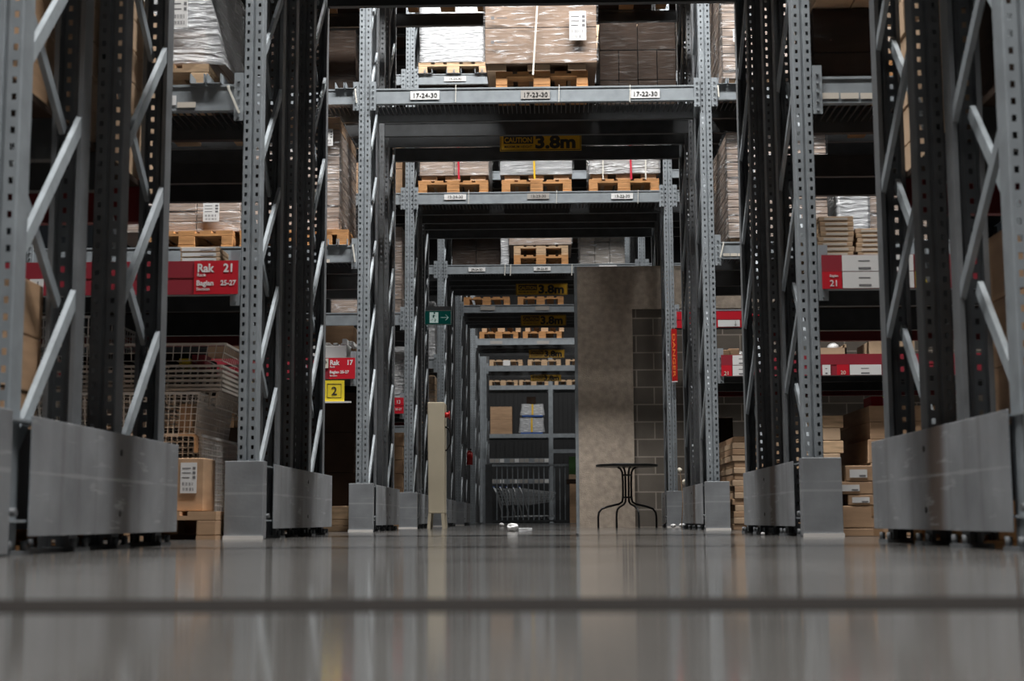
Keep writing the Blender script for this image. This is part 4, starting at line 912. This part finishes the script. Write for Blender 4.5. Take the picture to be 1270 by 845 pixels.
# fence and carts at the far end
FY = 34.55
fx0, fx1, fz0, fz1 = PB(602, 576, 706, 651, FY)
fz0 = 0
fn = thing('steel_gate', (fx0, FY, 0), 'dark steel barred gate at the end of the passage', 'gate')
bx('gate_post', fx0, fx0+.16, FY, FY+.12, 0, fz1, 'steel_dark', fn); bx('top_rail', fx0+.16, fx1, FY, FY+.05, fz1-.05, fz1, 'steel', fn); bx('bottom_rail', fx0+.16, fx1, FY, FY+.05, .05, .09, 'steel_dark', fn)
xx = fx0+.26
while xx < fx1: bx('bar', xx, xx+.026, FY+.01, FY+.035, .09, fz1-.05, 'steel', fn); xx += .125
bm = BM(); box(bm, fx0, fx1+.4, FY-.6, FY+.15, 0, .012); struct('trim_3', bm, 'zinc')
CX0, CX1, cz0, cz1 = PB(612, 603, 685, 650, 38.0)
ct = thing('shopping_cart', (CX0, 38.2, 0), 'leftmost of the nested shopping carts behind the far gate', 'shopping cart', 'nested carts behind the gate')
def cart():
    x, y = CX0, 38.2
    bm = BM()
    for yy in (y-.26, y+.26):
        s = (yy-y)/.26
        lo0, lo1 = Vector((x+.22, y+s*.19, .52)), Vector((x+.85, y+s*.15, .62)); hi0, hi1 = Vector((x+.06, yy, .98)), Vector((x+.95, y+s*.2, .86))
        for k in range(6): bar(bm, lo0.lerp(hi0, k/5), lo1.lerp(hi1, k/5), .012)
        for k in range(12): bar(bm, lo0.lerp(lo1, k/11), hi0.lerp(hi1, k/11), .010)
    for k in range(6):
        for A, B in (((.22, .19, .52), (.06, .26, .98)), ((.85, .15, .62), (.95, .2, .86))):
            p = Vector(A).lerp(Vector(B), k/5); bar(bm, (x+p.x, y-p.y, p.z), (x+p.x, y+p.y, p.z), .010)
    for k in range(8): bar(bm, (x+.22+.09*k, y-.17, .52+.014*k), (x+.22+.09*k, y+.17, .52+.014*k), .008)
    obj('basket', bm, 'chrome', ct)
    bm = BM(); tube(bm, [(x, y-.26, 1.02), (x, y+.26, 1.02)], .022, 8); obj('handle', bm, 'blue', ct)
    bm = BM()
    for s in (-1, 1): tube(bm, [(x, y+s*.26, 1.02), (x+.1, y+s*.25, .8), (x+.22, y+s*.22, .3), (x+.2, y+s*.22, .18)], .014, 6); tube(bm, [(x+.2, y+s*.22, .18), (x+.9, y+s*.16, .22), (x+.92, y+s*.16, .14)], .014, 6)
    obj('frame', bm, 'chrome', ct)
    for xw, s in ((.2, .22), (.92, .16)):
        for q in (-1, 1):
            bm = BM(); tube(bm, [(x+xw, y+q*s-.015, .066), (x+xw, y+q*s+.015, .066)], .054, 14); obj('wheel', bm, 'black', ct)
cart(); ct.scale = (1, 1, .93)
for k in range(1, 5): dup(ct, (CX0+.17*k, 38.2, 0), ['second', 'third', 'fourth', 'rightmost'][k-1] + (' from the left' if k < 4 else '') + ' of the nested shopping carts behind the far gate')
# boxes at the right end of the far view
x0, x1, z0, z1 = PB(707, 600, 730, 651, 34.0); carton(x0, x1, 34.2, 34.7, 0, z1, 'tall brown carton standing beside the concrete wall edge', 'card')
for i, (a, b, c, d, m_, lb) in enumerate(((703, 722, 594, 600, 'card_dark', 'small dark carton on the tall one by the wall edge'), (706, 724, 588, 594, 'card2', 'flat tan carton beneath the green box by the wall edge'))):
    x0, x1, _, _ = PB(a, c, b, d, 34.0); carton(x0, x1, 34.2, 34.7, z1+.001+.11*i, z1+.11*(i+1), lb, m_, tape=False)
x0 = P(706, 580, 34)[0]; carton(x0, x0+.35, 34.2, 34.6, z1+.222, z1+.222+.42, 'green printed carton on the pile beside the concrete wall edge', 'leaf', tape=False)
# litter on the floor
a = P(637, 659, 11.6)
def crumple(name, x, y, r, m, label, cat, sc=(1, 1, .7), seed=1):
    bm = BM(); bmesh.ops.create_icosphere(bm, subdivisions=3, radius=r)
    for v in bm.verts:
        n_ = noise.noise(v.co/r*1.6+Vector((seed*7, 0, 0))); v.co *= 1+.28*n_; v.co = Vector((v.co.x*sc[0], v.co.y*sc[1], v.co.z*sc[2]))
    zm = min(v.co.z for v in bm.verts)
    for v in bm.verts: v.co += Vector((x, y, -zm))
    return tag(obj(name, bm, m), label, cat)
crumple('crumpled_paper', P(636, 657, 11.7)[0], 11.7, .038, 'white', 'crumpled white paper lying on the floor in mid passage', 'litter', (1.2, 1, .9), 2)
x0, x1, _, _ = PB(643, 655, 660, 660, 11.6)
bm = BM(); box(bm, x0, x1, 11.6, 11.68, 0, .028); wobble(bm, .004, 30, 3); tag(obj('plastic_wrapper', bm, 'film_milky', bevel=.004), 'clear plastic wrapper beside the crumpled white paper', 'litter')
for i, (px, y, r, lb) in enumerate(((622, 20.0, .035, 'small white scrap on the floor left of the crumpled paper'), (566+150, 8.6, .008, 'tiny pale crumb on the floor in mid passage'), (946, 8.3, .012, 'tiny white crumb on the floor near the right guards'), (835, 15.8, .03, 'white scrap at the foot of the post by the block wall'), (846, 15.9, .035, 'second white scrap, right of the one by the post foot'), (858, 15.6, .022, 'small scrap rightmost at the foot of the posts'))):
    crumple('paper_scrap', P(px, 655, y)[0], y, r, 'white', lb, 'litter', seed=i+3)
# dried flower stems leaning by the right post
sx, sz = P(845, 640, 15.6)
fl = thing('dried_flower', (sx, 15.6, 0), 'dried flower stems with two white heads in front of the right guard', 'flower')
for (px, py) in ((843, 583), (849, 598)):
    h_ = P(px, py, 15.6); bm = BM(); tube(bm, [(sx, 15.6, 0), (sx+.02, 15.6, h_[1]*.5), (h_[0]+.01, 15.6, h_[1]*.85), (h_[0], 15.6, h_[1])], .004, 6); obj('stem', bm, 'wood_pale', fl)
    bm = BM(); bmesh.ops.create_icosphere(bm, subdivisions=2, radius=.026, matrix=Matrix.Translation((h_[0], 15.6, h_[1]))); wobble(bm, .012, 40, px); obj('flower_head', bm, 'petal', fl)
